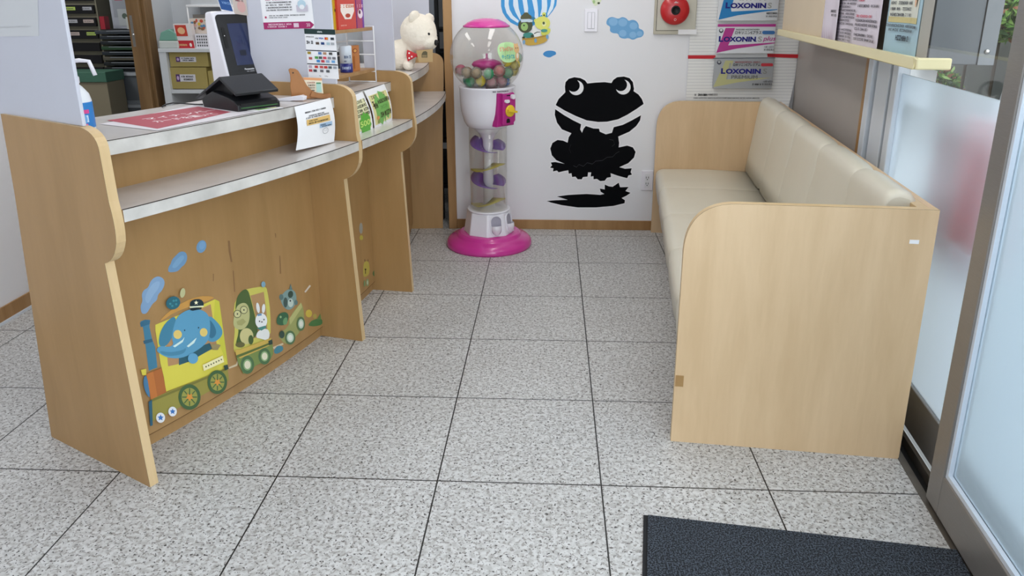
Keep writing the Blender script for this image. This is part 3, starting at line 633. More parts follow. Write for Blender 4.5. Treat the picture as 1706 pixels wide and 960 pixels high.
# cushions, sewn into sections: cross-section swept along the bench with dips at the seams
def cushion(name, sec, d0, d1, seams, dip, parent):
    b = MB(); n = len(sec); cx = sum(p[0] for p in sec) / n; cz = sum(p[1] for p in sec) / n
    ds = sorted(set([d0, d0 + .006, d0 + .02, d0 + .04, d1 - .04, d1 - .02, d1 - .006, d1] + [s_ + k for s_ in seams for k in (-.10, -.03, -.012, -.003, 0, .003, .012, .03, .10)]))
    vs = []
    for d in ds:
        s_ = 0
        for q in seams: s_ = max(s_, dip * math.exp(-abs(d - q) / .009) + dip * .7 * math.exp(-((d - q) / .04) ** 2))
        e_ = min(d - d0, d1 - d); s_ = max(s_, .018 * max(0, 1 - e_ / .02) ** 2)
        for (x, z) in sec:
            dx, dz = x - cx, z - cz; L = math.hypot(dx, dz); k = 1 - s_ / L; vs.append(bw(d, cx + dx * k, cz + dz * k))
    b.add(vs, [(i * n + k, i * n + (k + 1) % n, (i + 1) * n + (k + 1) % n, (i + 1) * n + k) for i in range(len(ds) - 1) for k in range(n)], 'vinyl_cream', True)
    b.add(vs[:n], [list(range(n))], 'vinyl_cream'); b.add(vs[-n:], [list(range(n))[::-1]], 'vinyl_cream')
    return b.build(name, parent)
def rsec(x0, z0, x1, z1, r, n=5): return rrect(x0, z0, x1, z1, r, n)
q0 = [one(u, v, .5)[0] for u, v in ((1160, 315),)]
seat_seams = [2.378 - .03 - .53 * k for k in (1, 2, 3)]
sec = [(.012, .30)] + [(.010, .37)] + bez((.010, .375), (.012, .41), (.055, .415), 6) + [(.30, .418), (.575, .410), (.575, .30)]
sec = [(p[0], p[1]) for p in sec]
cushion('seat_cushion', sec, .031, LB - .032, [.30 + .52 * k for k in range(4)], .006, bench)
# slanted backrest
bs = [(.520, .412)] + [(.545, .55), (.572, .70), (.585, .80)] + bez((.590, .825), (.602, .857), (.640, .858), 5) + [(.672, .852), (.686, .835), (.689, .80), (.689, .412)]
bs = [(.535, .420), (.548, .52), (.560, .62), (.572, .73), (.582, .80)] + bez((.586, .820), (.596, .856), (.632, .858), 5) + [(.664, .850), (.680, .83), (.688, .79), (.688, .42)]
cushion('backrest_cushion', bs, .085, LB - .032, [.45 + .46 * k for k in range(4)], .008, bench)
# chipped tape patches
b = MB(); q = onv(1523, 403, BO, BE); e1 = float((q[:2] - BO) @ BE); b.box((-.0012, e1 - .013, q[2] - .006), (0, e1 + .013, q[2] + .006), 'paper', FR); b.build('tape_patch', bench)
b = MB(); b.box((-.001, .002, .205), (0, .028, .245), 'counter_laminate', FR); b.build('repair_patch', bench)

# ================================================================== ENTRANCE MAT
m1, m2, m3 = onz(1072, 860), onz(1590, 911), onz(1070, 960)
dd = (m3 - m1)[:2]; dd /= np.linalg.norm(dd); ee = np.array([-dd[1], dd[0]]); ee = ee if ee[0] > 0 else -ee
mw = float((m2 - m1)[:2] @ ee)
fm = lambda a, c, z: Vector((m1[0] + ee[0] * a + dd[0] * c, m1[1] + ee[1] * a + dd[1] * c, z))
mt = thing('entrance_mat', fm(mw / 2, .45, 0), 'dark charcoal carpet entrance mat at the bottom right of the floor', 'mat')
b = MB(); b.box((0, 0, .0005), (mw, .9, .004), 'mat_border', fm); b.build('border', mt)
b = MB(); b.box((.012, .004, .004), (mw - .004, .896, .009), 'mat_pile', fm); b.build('pile', mt)

# ================================================================== WALL DECALS
def A5(*p): return [wp(880 + x / 2.667, y / 2.667) for x, y in p]
def AE(x, y, rx, ry, n=28, rot=0): return A5(*ell(x, y, rx, ry, n, rot))
def art_w(): return Art(f_wall, step=.00025, lift=.0004)
def grow(pts, k):
    cx = sum(p[0] for p in pts) / len(pts); cy = sum(p[1] for p in pts) / len(pts); out = []
    n = len(pts)
    for i in range(n):
        a_, b_, c_ = pts[i - 1], pts[i], pts[(i + 1) % n]; nx, ny = c_[1] - a_[1], -(c_[0] - a_[0]); L = math.hypot(nx, ny) or 1
        out.append((b_[0] + nx / L * k, b_[1] + ny / L * k))
    ar = sum(pts[i][0] * pts[(i + 1) % n][1] - pts[(i + 1) % n][0] * pts[i][1] for i in range(n))
    return out if ar > 0 else grow(pts[::-1], k)
fr_head = [(122, 467), (135, 440), (165, 410), (163, 385), (166, 365), (180, 350), (205, 343), (232, 347), (252, 357), (263, 371), (300, 367), (340, 365), (370, 369), (378, 355), (395, 343), (425, 340), (450, 347), (465, 365), (470, 395), (468, 405), (490, 420), (505, 440), (513, 462), (480, 485), (440, 510), (400, 530), (350, 541), (310, 542), (260, 535), (210, 515), (160, 490)]
fr_body = [(120, 485), (160, 512), (200, 535), (235, 552), (231, 575), (239, 590), (246, 572), (256, 560), (290, 571), (315, 572), (318, 585), (345, 597), (372, 590), (380, 565), (420, 555), (460, 535), (501, 512), (497, 535), (480, 560), (450, 585), (400, 607), (404, 635), (402, 655), (440, 647), (465, 655), (477, 675), (470, 700), (445, 725), (405, 743), (430, 750), (460, 748), (455, 765), (461, 776), (445, 780), (440, 792), (420, 787), (395, 780), (366, 770), (368, 787), (350, 790), (340, 803), (320, 805), (305, 795), (290, 797), (290, 783), (277, 785), (280, 766), (266, 766), (264, 785), (243, 787), (238, 797), (220, 797), (210, 785), (195, 787), (192, 770), (180, 772), (178, 757), (160, 760), (135, 766), (128, 758), (110, 762), (112, 748), (97, 745), (106, 735), (100, 722), (120, 720), (162, 728), (125, 712), (105, 690), (98, 660), (108, 635), (130, 622), (155, 625), (175, 634), (180, 610), (192, 592), (150, 575), (128, 545), (118, 510)]
a = art_w(); a.poly(grow(A5(*fr_head), .008), '#f4f4f6'); a.poly(grow(A5(*fr_body), .008), '#f4f4f6', False); a.poly(A5(*fr_head), 'frog_black'); a.poly(A5(*fr_body), 'frog_black', False)
for x, y in ((213, 390), (422, 387)): a.poly(AE(x, y, 33, 33), '#f1f1f3', x < 300)
for x, y in ((201, 380), (411, 377)): a.poly(AE(x, y, 28, 28), 'frog_black', x < 300)
for pts in ([(200, 735), (215, 742), (225, 730), (245, 738), (262, 722), (285, 728), (300, 715)], [(300, 715), (330, 712), (350, 698), (375, 696), (390, 680), (405, 672)], [(360, 618), (378, 622), (384, 640), (372, 650)], [(190, 640), (182, 660), (190, 680)]):
    for i in range(len(pts) - 1):
        (x0, y0), (x1, y1) = pts[i], pts[i + 1]; a.poly(A5((x0, y0), (x1, y1), (x1, y1 + 2), (x0, y0 + 2)), '#2a2c32', i == 0)
tag(a.build('frog_decal'), 'large black frog silhouette sticker with white crescent eyes on the back wall', 'wall sticker')
a = art_w(); ly = [(82, 893), (120, 890), (175, 888), (128, 873), (180, 866), (260, 862), (320, 866), (338, 862), (322, 852), (318, 838), (340, 842), (340, 820), (358, 828), (375, 830), (402, 812), (408, 832), (446, 831), (432, 849), (455, 857), (436, 870), (415, 880), (430, 890), (428, 903), (380, 915), (300, 922), (220, 922), (150, 912), (100, 900)]
a.poly(grow(A5(*ly), .007), '#f4f4f6'); a.poly(A5(*ly), 'frog_black'); tag(a.build('lily_decal'), 'flat black lily pad sticker with a flower under the frog', 'wall sticker')
a = art_w(); a.poly(smooth_poly(A5((347, 95), (355, 80), (375, 74), (400, 85), (418, 74), (438, 82), (445, 94), (462, 87), (480, 92), (492, 110), (490, 127), (510, 133), (515, 150), (505, 165), (485, 168), (465, 179), (445, 168), (428, 173), (405, 167), (400, 148), (375, 148), (362, 138), (365, 118), (348, 110)), 2), '#6ea8d8')
for x, y, r in ((378, 97, 20), (420, 100, 20), (468, 115, 18), (420, 148, 17), (465, 155, 16), (495, 150, 13)): a.poly(AE(x, y, r, r * .9, 18), '#86b9e2', x == 378)
tag(a.build('cloud_decal'), 'larger blue cloud sticker between the light switch and the red alarm bell', 'wall sticker')
a = art_w(); a.poly(smooth_poly(A5((64, 240), (75, 228), (95, 224), (122, 228), (125, 242), (110, 248), (95, 257), (72, 250)), 2), '#3f8fce'); tag(a.build('cloud_decal'), 'tiny blue cloud sticker below the hot air balloon', 'wall sticker')
def B8(*p): return [wp(780 + x / 8.727, y / 8.727) for x, y in p]
def BE_(x, y, rx, ry, n=22, rot=0): return B8(*ell(x, y, rx, ry, n, rot))
a = art_w()
a.poly(B8((560, -330), (700, -430), (880, -470), (1060, -440), (1200, -340), (1275, -180), (1290, 0), (1280, 80), (1230, 160), (1160, 245), (900, 400), (720, 378), (620, 330), (550, 260), (500, 180), (478, 90), (478, -60), (500, -220)), '#3f9bdb')
for k, st in enumerate((((545, -200), (530, 0), (530, 90), (560, 190), (620, 270), (722, 335), (735, 300), (650, 225), (603, 140), (588, 60), (590, 0), (640, -240)), ((690, -260), (655, 0), (655, 80), (690, 180), (750, 290), (775, 250), (735, 120), (722, 0), (760, -300)), ((820, -300), (790, 0), (800, 60), (822, 200), (868, 200), (872, 120), (855, 0), (880, -320)), ((950, -310), (930, 0), (968, 180), (965, 300), (1022, 270), (1012, 100), (1000, 0), (1000, -300)), ((1080, -260), (1070, 0), (1070, 120), (1045, 230), (1090, 205), (1140, 180), (1150, 80), (1145, 0), (1130, -220)), ((1190, -180), (1205, 0), (1195, 80), (1150, 200), (1155, 240), (1232, 130), (1252, 40), (1255, 0), (1230, -140)))): a.poly(B8(*st), '#dfeefa', k == 0)
a.poly(smooth_poly(B8((790, 230), (770, 330), (800, 400), (900, 400), (1000, 300), (960, 240)), 1), '#2d7ea6')
a.poly(BE_(875, 512, 78, 42), '#3f8f83'); a.poly(BE_(832, 375, 106, 105), '#4a5236'); a.poly(smooth_poly(B8((760, 240), (800, 205), (820, 180), (868, 180), (880, 205), (925, 235), (915, 280), (765, 285)), 1), '#57593c'); a.poly(B8((762, 280), (888, 275), (940, 290), (935, 318), (885, 325), (860, 318), (770, 325)), '#c9dbe6'); a.poly(BE_(818, 388, 52, 60), '#9cc274'); a.poly(BE_(812, 370, 12, 12, 10), '#1d1f18'); a.poly(BE_(806, 548, 22, 20, 14), '#33452c'); a.poly(BE_(935, 525, 26, 22, 14), '#33452c')
a.poly(smooth_poly(B8((1060, 430), (1190, 400), (1200, 460), (1150, 510), (1060, 520)), 1), '#d7dc62'); a.poly(BE_(985, 300, 30, 28, 14), '#dfe26a'); a.poly(BE_(1103, 210, 28, 32, 14), '#dfe26a'); a.poly(BE_(985, 302, 12, 12, 10), '#33401f'); a.poly(BE_(1103, 222, 12, 14, 10), '#33401f'); a.poly(BE_(1080, 335, 112, 98), '#e4e574'); a.poly(BE_(1102, 348, 30, 36, 16), '#eef0b4'); a.poly(BE_(1098, 335, 18, 22, 12), '#4a5a30'); a.poly(BE_(1105, 445, 48, 24, 14), '#4c9a8c')
a.poly(smooth_poly(B8((890, 450), (940, 460), (925, 390), (955, 380), (975, 440), (1060, 430), (1040, 480), (1050, 540), (960, 545), (950, 490)), 1), '#eceee8'); a.poly(B8((955, 485), (1000, 460), (1045, 462), (1045, 470), (1005, 472), (962, 495)), '#3a3f34')
a.poly(smooth_poly(B8((785, 560), (960, 545), (1150, 500), (1168, 535), (1135, 612), (1000, 652), (870, 664), (815, 632), (788, 590)), 1), '#c9a545'); a.poly(B8((790, 558), (960, 545), (1150, 502), (1155, 522), (960, 570), (792, 580)), '#b08a35')
for x, y in ((812, 610), (980, 588), (1150, 535)): a.poly(BE_(x, y, 20, 32, 14), '#7ba6c9', x == 812)
tag(a.build('balloon_decal'), 'blue and white striped hot air balloon sticker with two bears in the basket', 'wall sticker')
a = art_w(); a.poly(smooth_poly(A5((280, 0), (275, -25), (300, -40), (325, -20), (326, 5), (310, 20), (298, 28), (290, 20)), 1), '#dfe8c8'); a.poly(AE(313, 14, 6, 5, 10), '#3c4a30'); a.poly(AE(292, 8, 6, 8, 10), '#a8c98a')
tag(a.build('bird_decal'), 'pale green sticker tip at the top edge above the light switch', 'wall sticker')

# ================================================================== SWITCH, OUTLET, ALARM
def wbox(mb, x0, z0, x1, z1, y0, y1, m): mb.box((x0, WY - y1, z0), (x1, WY - y0, z1), m)
x0, z1 = wp(974, 15); x1, z0 = wp(995, 53)
sw = thing('light_switch', ((x0 + x1) / 2, WY, z0), 'white light switch plate between the balloon and the cloud stickers', 'switch')
b = MB(); wbox(b, x0, z0, x1, z1, 0, .008, 'white_plastic'); b.build('plate', sw, bevel=.003)
b = MB(); wbox(b, x0 + .017, z0 + .018, x1 - .017, z1 - .018, .008, .010, mat('switch_rim', '#bcbcc2', .4)); b.build('rim', sw)
b = MB(); mx_ = x1 - .017 - .022; wbox(b, x0 + .019, z0 + .02, mx_ + .002, z1 - .02, .010, .013, 'white_plastic'); b.build('rocker', sw, bevel=.001)
b = MB(); wbox(b, mx_ + .004, z0 + .02, x1 - .019, z1 - .02, .010, .014, 'white_plastic'); b.build('rocker', sw, bevel=.001)
x0, z1 = wp(1069, 284); x1, z0 = wp(1087, 317)
so = thing('wall_outlet', ((x0 + x1) / 2, WY, z0), 'white double power outlet low on the back wall beside the bench', 'power outlet')
b = MB(); wbox(b, x0, z0, x1, z1, 0, .008, 'white_plastic'); b.build('plate', so, bevel=.003)
b = MB(); xc = (x0 + x1) / 2; hz_ = z1 - z0; wbox(b, xc - .015, z0 + .02, xc + .015, z1 - .02, .008, .0105, mat('outlet_face', '#dcdce0', .4)); b.build('socket_block', so)
for zc in (z0 + hz_ * .36, z0 + hz_ * .66):
    b = MB(); wbox(b, xc - .009, zc - .006, xc - .006, zc + .006, .0105, .0112, 'black'); wbox(b, xc + .005, zc - .006, xc + .008, zc + .006, .0105, .0112, 'black'); wbox(b, xc - .003, zc - .015, xc + .003, zc - .010, .0105, .0112, 'black'); b.build('slots', so)
x0, z0 = wp(1088, 57); x1, _ = wp(1157, 57); z1 = z0 + .32; zi = wp(1090, 51)[1]
fa = thing('fire_alarm', ((x0 + x1) / 2, WY, z0), 'round red fire alarm bell on a grey metal box', 'fire alarm')
b = MB(); wbox(b, x0, z0, x1, z1, 0, .02, 'beige_metal'); b.build('box', fa, bevel=.003)
b = MB(); wbox(b, x0 + .012, z0 + .020, x1 - .003, z1 - .015, .02, .0205, 'seam'); wbox(b, x0 + .015, z0 + .023, x1 - .003, z1 - .018, .0205, .022, mat('alarm_door', '#c4c1b2', .4)); b.build('cover', fa)
q = ony(1124.5, 17, WY - .04); R_ = .083; AX = (Vector((1, 0, 0)), Vector((0, 0, 1)), Vector((0, -1, 0)))
b = MB(); b.lathe([(R_ * .92, 0), (R_, .006), (R_, .022), (R_ * .93, .034), (R_ * .6, .042), (R_ * .3, .045), (0, .0455)], (q[0], WY - .022, q[2]), 'bell_red', 48, AX); b.build('bell_dome', fa)
b = MB(); b.lathe([(.026, 0), (.026, .006), (.018, .008), (.018, .004), (0, .004)], (q[0], WY - .065, q[2]), 'black', 24, AX); b.build('centre_lamp', fa)
a = Art(lambda x, z, h: Vector((q[0] + x, WY - .066 - h, q[2] + z)), lift=0); a.poly(ell(0, -.052, .007, .007, 16), '#d9c9c9'); a.poly(ell(0, -.052, .005, .005, 16), '#c01f24'); a.poly([(-.01, .04), (.01, .04), (.012, .044), (-.012, .044)], '#d9c9c9', False); a.poly([(-.005, .045), (.003, .045), (.001, .049), (-.004, .049)], '#d9c9c9', False); a.build('printed_mark', fa)
b = MB(); t0, t1 = wp(1129, 49), wp(1159, 57); wbox(b, t0[0], t1[1], t1[0], t0[1], .022, .0235, 'paper'); tag(b.build('tape_strip'), 'short strip of white tape under the red alarm bell', 'tape')

# ================================================================== MEDICINE POSTER
P6 = lambda x, y: wp(1080 + x / 4.8, y / 4.8)
def Q6(*p): return [P6(*t) for t in p]
pst = thing('medicine_poster', (*wp(1240, 165)[:1], WY, wp(1240, 165)[1]), 'tall white lined poster taped to the wall behind the bench', 'poster')
zt = 1.62
b = MB(); g = 24
xl, xr = P6(305, 700)[0], P6(1205, 300)[0]
zb = P6(400, 775)[1] - .06
vs = []; ny = 30
for j in range(ny + 1):
    z = zt + (zb - zt) * j / ny
    for i in range(g + 1):
        t = i / g; x = xl + (xr - xl) * t
        k = max(0, (1.0 - z) / .17) ** 2 * max(0, (t - .70) / .3) ** 1.3
        vs.append(Vector((x - .022 * min(k, 1.3), WY - .003 - .018 * (.5 + .5 * math.sin(t * 9 + z * 1.5)) * .35 - .028 * min(k, 1.2), z)))
def m_lined():
    m = mat('lined_paper', '#ececea', .5); nt = m.node_tree; b_ = nt.nodes['Principled BSDF']; tc = nt.nodes.new('ShaderNodeTexCoord'); sp = nt.nodes.new('ShaderNodeSeparateXYZ'); nt.links.new(tc.outputs['Object'], sp.inputs[0])
    mu = nt.nodes.new('ShaderNodeMath'); mu.operation = 'MULTIPLY'; mu.inputs[1].default_value = 56; nt.links.new(sp.outputs[2], mu.inputs[0])
    fr_ = nt.nodes.new('ShaderNodeMath'); fr_.operation = 'FRACT'; nt.links.new(mu.outputs[0], fr_.inputs[0])
    lt = nt.nodes.new('ShaderNodeMath'); lt.operation = 'LESS_THAN'; lt.inputs[1].default_value = .12; nt.links.new(fr_.outputs[0], lt.inputs[0])
    mx = nt.nodes.new('ShaderNodeMix'); mx.data_type = 'RGBA'; nt.links.new(lt.outputs[0], mx.inputs[0]); mx.inputs[6].default_value = (*lin('#ececea'), 1); mx.inputs[7].default_value = (*lin('#c5c6c8'), 1); nt.links.new(mx.outputs[2], b_.inputs['Base Color'])
m_lined()
b.add(vs, [(j * (g + 1) + i, j * (g + 1) + i + 1, (j + 1) * (g + 1) + i + 1, (j + 1) * (g + 1) + i) for j in range(ny) for i in range(g)], 'lined_paper', True)
b.keepn = True; sh = b.build('sheet', pst)
a = Art(lambda x, z, h: Vector((x, WY - .0095 - h, z)), lift=.0)
a.text('第', *P6(365, 766), .013, '#333333'); a.scrib(P6(395, 766)[0], P6(395, 766)[1], P6(470, 766)[0], .014, '#333333'); a.scrib(P6(478, 762)[0], P6(478, 762)[1], P6(545, 762)[0], .010, '#444444'); a.scrib(P6(360, 786)[0], P6(360, 786)[1], P6(880, 786)[0], .006, '#666666')
a.build('small_print', pst)
a = Art(lambda x, z, h: Vector((x, WY - .0095 - h, z)), lift=.0); a.poly(Q6((315, 441), (535, 441), (535, 469), (315, 469)), '#c8202c'); a.build('red_stripe', pst)
a = Art(lambda x, z, h: Vector((x, WY - .0095 - h, z)), lift=.0); a.poly(Q6((948, 428), (1200, 434), (1198, 464), (950, 455)), '#c8202c'); a.build('red_stripe', pst)
def medbox(label, x0, y0, x1, y1, sheet, fn):
    xa, za = P6(x0, y1); xb, zb_ = P6(x1, y0)
    o = thing('medicine_box', ((xa + xb) / 2, WY, za), label, 'medicine box', 'medicine boxes on the poster')
    b = MB(); b.box((xa, WY - .034, za), (xb, WY - .014, zb_), sheet); b.build('carton', o, bevel=.0015)
    a = Art(lambda x, z, h: Vector((x, WY - .034 - h, z)), lift=.0002); fn(a); a.build('printed_front', o)
mat('box_silver', '#a9acaf', .35, metal=.35); mat('box_white', '#dde0e4', .4, metal=.1); mat('gold_print', '#b9b884', .4)
def PT(a, body, x, y, hpx, m, wpx=None, **k):
    X, Z = P6(x, y); a.text(body, X, Z, hpx / 4.8 * .003536 * 1.0, m, w=(wpx / 4.8 * .00354) if wpx else None, **k)
def lox(a, y, s6='#a9a9a4', x=552, w=290, xs=855):
    PT(a, 'L', x, y, 44, '#15127a', 36, bold=.05); PT(a, 'OXONIN', x + 38, y, 40, '#15127a', w - 40, bold=.05); PT(a, '.', x + w + 2, y, 7, '#15127a'); PT(a, 'S', x + w + 18, y, 42, s6, 32, bold=.02)
def f1(a):
    a.poly(Q6((608, -60), (690, -60), (650, 72), (655, 92), (1020, 72), (1018, 78), (700, 122), (552, 157)), '#1f7fc0')
    PT(a, 'ロキソニンS', 720, 4, 30, '#1b1b1e', 200, bold=.02); lox(a, 66, x=606, w=315); a.scrib(*P6(930, 112), P6(1010, 112)[0], .010, '#333'.ljust(7, '3')); PT(a, '第1類医薬品', 925, 137, 14, '#333333', 85)
def f2(a):
    a.rect(*P6(545, 213), *P6(1008, 190), '#b5378c'); a.poly(Q6((608, 222), (683, 222), (640, 335), (628, 360), (1000, 337), (998, 344), (700, 385), (533, 420)), '#b5378c')
    lox(a, 332, x=552, w=292); PT(a, 'ロキソニンSプラス', 682, 272, 26, '#1b1b1e', 205, bold=.02); PT(a, 'plus', 902, 335, 46, '#b5378c', 92, skew=.25, bold=.01)
    a.poly([P6(x, y) for x, y in rrect(898, 244, 998, 272, 13)], '#3f74b0'); a.poly([P6(x, y) for x, y in ell(572, 243, 17, 17)], '#23233a'); a.poly([P6(x, y) for x, y in ell(572, 239, 11, 11)], 'box_white'); a.scrib(*P6(688, 240), P6(880, 240)[0], .008, '#555555'); PT(a, '12錠 12回分', 912, 380, 16, '#222222', 76); PT(a, '第1類医薬品', 908, 402, 15, '#222222', 82)
def f3(a):
    a.poly(Q6((608, 480), (672, 482), (612, 630), (985, 616), (700, 655), (510, 692)), 'gold_print'); a.poly(Q6((640, 500), (655, 500), (622, 630), (612, 628)), '#9fa09c')
    lox(a, 586, '#8e8e88', x=570, w=315); PT(a, 'ロキソニンSプレミアム', 668, 526, 24, '#1b1b1e', 212, bold=.02); PT(a, 'PREMIUM', 652, 626, 28, '#5e5e52', 205)
    a.poly([P6(x, y) for x, y in rrect(888, 502, 984, 526, 11)], '#c03440'); a.poly([P6(x, y) for x, y in ell(556, 495, 17, 17)], '#23233a'); a.poly([P6(x, y) for x, y in ell(556, 491, 11, 11)], 'box_silver'); a.scrib(*P6(680, 498), P6(880, 498)[0], .008, '#a04040'); PT(a, '12錠 6回分', 906, 654, 16, '#222222', 76); a.scrib(*P6(818, 676), P6(885, 676)[0], .010, '#222222'); PT(a, '第1類医薬品', 893, 676, 15, '#222222', 82)
    a.poly(Q6((508, 460), (1000, 456), (1000, 462), (508, 466)), '#5a6068')
medbox('uppermost medicine box, white with a blue slanted stroke', 545, -70, 1040, 165, 'box_white', f1)
medbox('middle medicine box, white with a pink stroke and the word plus', 530, 188, 1010, 424, 'box_white', f2)
medbox('lowest medicine box, silver with a gold stroke and the word PREMIUM', 508, 458, 997, 704, 'box_silver', f3)

# ================================================================== NOTICE SHELF OVER THE BENCH
ns = thing('notice_shelf', bw(1.1, .66, 1.22), 'cream notice shelf with a rounded lip hung over the bench', 'shelf')
b = MB(); b.box((.05, .600, 1.218), (2.09, .618, 1.250), 'cream_rail', FR); b.box((.034, .600, 1.218), (.05, .692, 1.250), 'cream_rail', FR); b.build('lip', ns, bevel=.005, seg=3)
b = MB(); b.box((.05, .618, 1.226), (2.09, .692, 1.236), 'cream_rail', FR); b.build('shelf_board', ns)
dcb = one(1369, 30, .62)[0]
b = MB(); b.box((dcb, .622, 1.236), (2.085, .692, 1.75), 'cream_board', FR); b.build('cabinet', ns, bevel=.003)
deb = one(1549, 60, .69)[0]; b = MB(); b.box((deb, .660, 1.236), (dcb, .690, 1.75), mat('shelf_back', '#8d857c', .6), FR); b.build('back_board', ns)
def notice(name, label, u0, u1, e, zt_, sheet, fn, wob=.004, z0=1.238):
    dL, dR = one(u0, 30, e)[0], one(u1, 40, e)[0]; W = dL - dR
    o = thing(name, bw((dL + dR) / 2, e, z0), label, 'notice', 'notices standing on the cream shelf')
    f = lambda x, y, h: bw(dL - x, e - h - wob * math.sin(x / W * 2.6 * PI) , z0 + y)
    b = MB(); n = 16
    b.add([f(W * i / n, y, hh) for hh in (0, -.0006) for y in (0, zt_) for i in range(n + 1)], [(i, i + 1, n + 2 + i, n + 1 + i) for i in range(n)] + [(2 * n + 2 + i, 3 * n + 3 + i, 3 * n + 4 + i, 2 * n + 3 + i) for i in range(n)], sheet, True); b.keepn = True
    b.build('sheet', o); a = Art(f, lift=.0006, grid=.02); fn(a, W); a.build('print', o)
def n1(a, W):
    a.scrib(W * .45, .115, W * .85, .010, '#555555'); a.scrib(W * .5, .10, W * .9, .010, '#555555')
    for k in range(9): a.poly([(W * (.02 + k * .1), .004), (W * (.05 + k * .1), .004), (W * (.02 + k * .08), .06)], '#cbb5cc', k == 0)
def n2(a, W):
    for k in range(14): a.scrib(W * .06, .235 - k * .0125, W * (.95 if k % 4 else .6), .0075, '#9a3a58' if k < 3 else '#4a4650', seed=k)
    for k in range(4): a.scrib(W * .06, .05 - k * .0125, W * .9, .0075, '#4a4650', seed=k)
def n3(a, W):
    for k, (y, c, w) in enumerate([(.25, '#c44a5c', .9), (.235, '#c44a5c', .7), (.22, '#4a4650', .8), (.205, '#4a4650', .6), (.185, '#4a4650', .4), (.16, '#c8405a', .3), (.14, '#4a4650', .9), (.105, '#c8405a', .6), (.09, '#4a4650', .9), (.075, '#4a4650', .95), (.06, '#4a4650', .5), (.04, '#4a4650', .8), (.025, '#4a4650', .9)]): a.scrib(W * .06, y, W * w, .009, c, seed=k + 40)
def n4(a, W):
    a.rect(W * .1, .105, W * .92, .30, '#dfe2d6'); a.rect(W * .1, .098, W * .92, .115, '#cfc38a')
    for k in range(8): a.scrib(W * .16, .24 - k * .0175, W * .66, .009, '#4c5058', seed=k + 80)
    a.poly(ell(W * .83, .19, W * .05, .045), '#e4b896'); a.scrib(W * .1, .085, W * .95, .008, '#4c5058'); a.scrib(W * .18, .072, W * .85, .008, '#4c5058'); a.scrib(W * .35, .045, W * .75, .016, '#2f3a48', 1.2)
notice('paper_notice', 'pale lilac notice with a violet pattern, leftmost on the cream shelf', 1371, 1396, .628, .34, mat('lilac_paper', '#dcd4e0', .5), n1)
notice('paper_notice', 'pale notice with dense small print, second from the left on the cream shelf', 1396.5, 1427, .640, .34, mat('lilac_paper'), n2)
notice('paper_notice', 'pale notice with pink headings, third from the left on the cream shelf', 1426, 1468, .634, .34, mat('lilac_paper'), n3)
notice('blue_leaflet', 'light blue leaflet curling at the right end of the cream shelf', 1478, 1536, .640, .34, mat('blue_paper', '#a9c7d4', .5), n4, .006)

# ================================================================== CAPSULE MACHINE
GX, GY = -.526, 2.82
gm = thing('capsule_machine', (GX, GY, 0), 'pink and white capsule toy machine with a clear globe and round pink foot', 'vending machine')
G = lambda z: (GX, GY, z)
b = MB(); b.lathe([(.252, 0), (.256, .012), (.250, .035), (.235, .050), (.20, .062), (.192, .066), (.188, .078), (.17, .084), (0, .084)], G(0), 'pink_plastic', 64); b.build('foot', gm)
# octagonal base with chutes
base_rot = math.radians(-67)
def octa(r, z, n=8, off=22.5): return [Vector((GX + r * math.cos(math.radians(off + 360 * i / n) + base_rot), GY + r * math.sin(math.radians(off + 360 * i / n) + base_rot), z)) for i in range(n)]
b = MB(); A_ = octa(.152, .082); B_ = octa(.130, .215); b.add(A_ + B_, [(i, (i + 1) % 8, 8 + (i + 1) % 8, 8 + i) for i in range(8)] + [list(range(8))[::-1], list(range(8, 16))], 'white_plastic'); b.build('base_housing', gm, bevel=.006)
b = MB(); b.lathe([(.122, .214), (.128, .222), (.125, .228), (.118, .226), (.04, .235), (.035, .26)], G(0), 'white_plastic', 48); b.build('catch_tray', gm)
def chute(ang):
    n_ = Vector((math.cos(ang), math.sin(ang), 0)); t_ = Vector((-math.sin(ang), math.cos(ang), 0)); c = Vector(G(.150)) + n_ * .1305
    sl = Vector((0, 0, 1)) - n_ * .153; sl.normalize(); nn = t_.cross(sl) * 1.0; nn = nn if nn.dot(n_) > 0 else -nn
    f = lambda x, y, h: c + t_ * x + sl * y + nn * (h)
    b = MB(); out = rrect(-.037, -.062, .037, .060, .036, 8); inn = rrect(-.031, -.056, .031, .054, .030, 8)
    n = len(out); b.add([f(x, y, -.004) for x, y in out] + [f(x, y, .006) for x, y in out] + [f(x, y, .006) for x, y in inn] + [f(x, y, -.002) for x, y in inn], [(i, (i + 1) % n, n + (i + 1) % n, n + i) for i in range(n)] + [(n + i, n + (i + 1) % n, 2 * n + (i + 1) % n, 2 * n + i) for i in range(n)] + [(2 * n + i, 2 * n + (i + 1) % n, 3 * n + (i + 1) % n, 3 * n + i) for i in range(n)], 'white_plastic'); 
    o = b.build('chute', gm)
    b = MB(); b.prism(inn, -.003, .0005, mat('chute_dark', '#a7a3b2', .4), f); b.build('opening', o)
    b = MB(); vs = []; m_ = 10
    for j in range(m_ + 1):
        for i in range(m_ + 1):
            a_ = PI * i / m_; y = -.056 + .055 * j / m_; k = min(1, (j + 1.5) / m_ * 1.3) ** .5
            vs.append(f(-.031 * math.cos(a_) * k, y, .001 + .030 * math.sin(a_) * k))
    b.add(vs, [(j * (m_ + 1) + i, j * (m_ + 1) + i + 1, (j + 1) * (m_ + 1) + i + 1, (j + 1) * (m_ + 1) + i) for j in range(m_) for i in range(m_)], 'white_plastic', True); b.build('cup', o)
chute(base_rot); chute(base_rot + math.radians(45))
b = MB(); b.lathe([(.031, .225), (.030, .62), (.034, .64), (.055, .675), (.10, .715)], G(0), 'white_plastic', 32); b.build('column', gm)
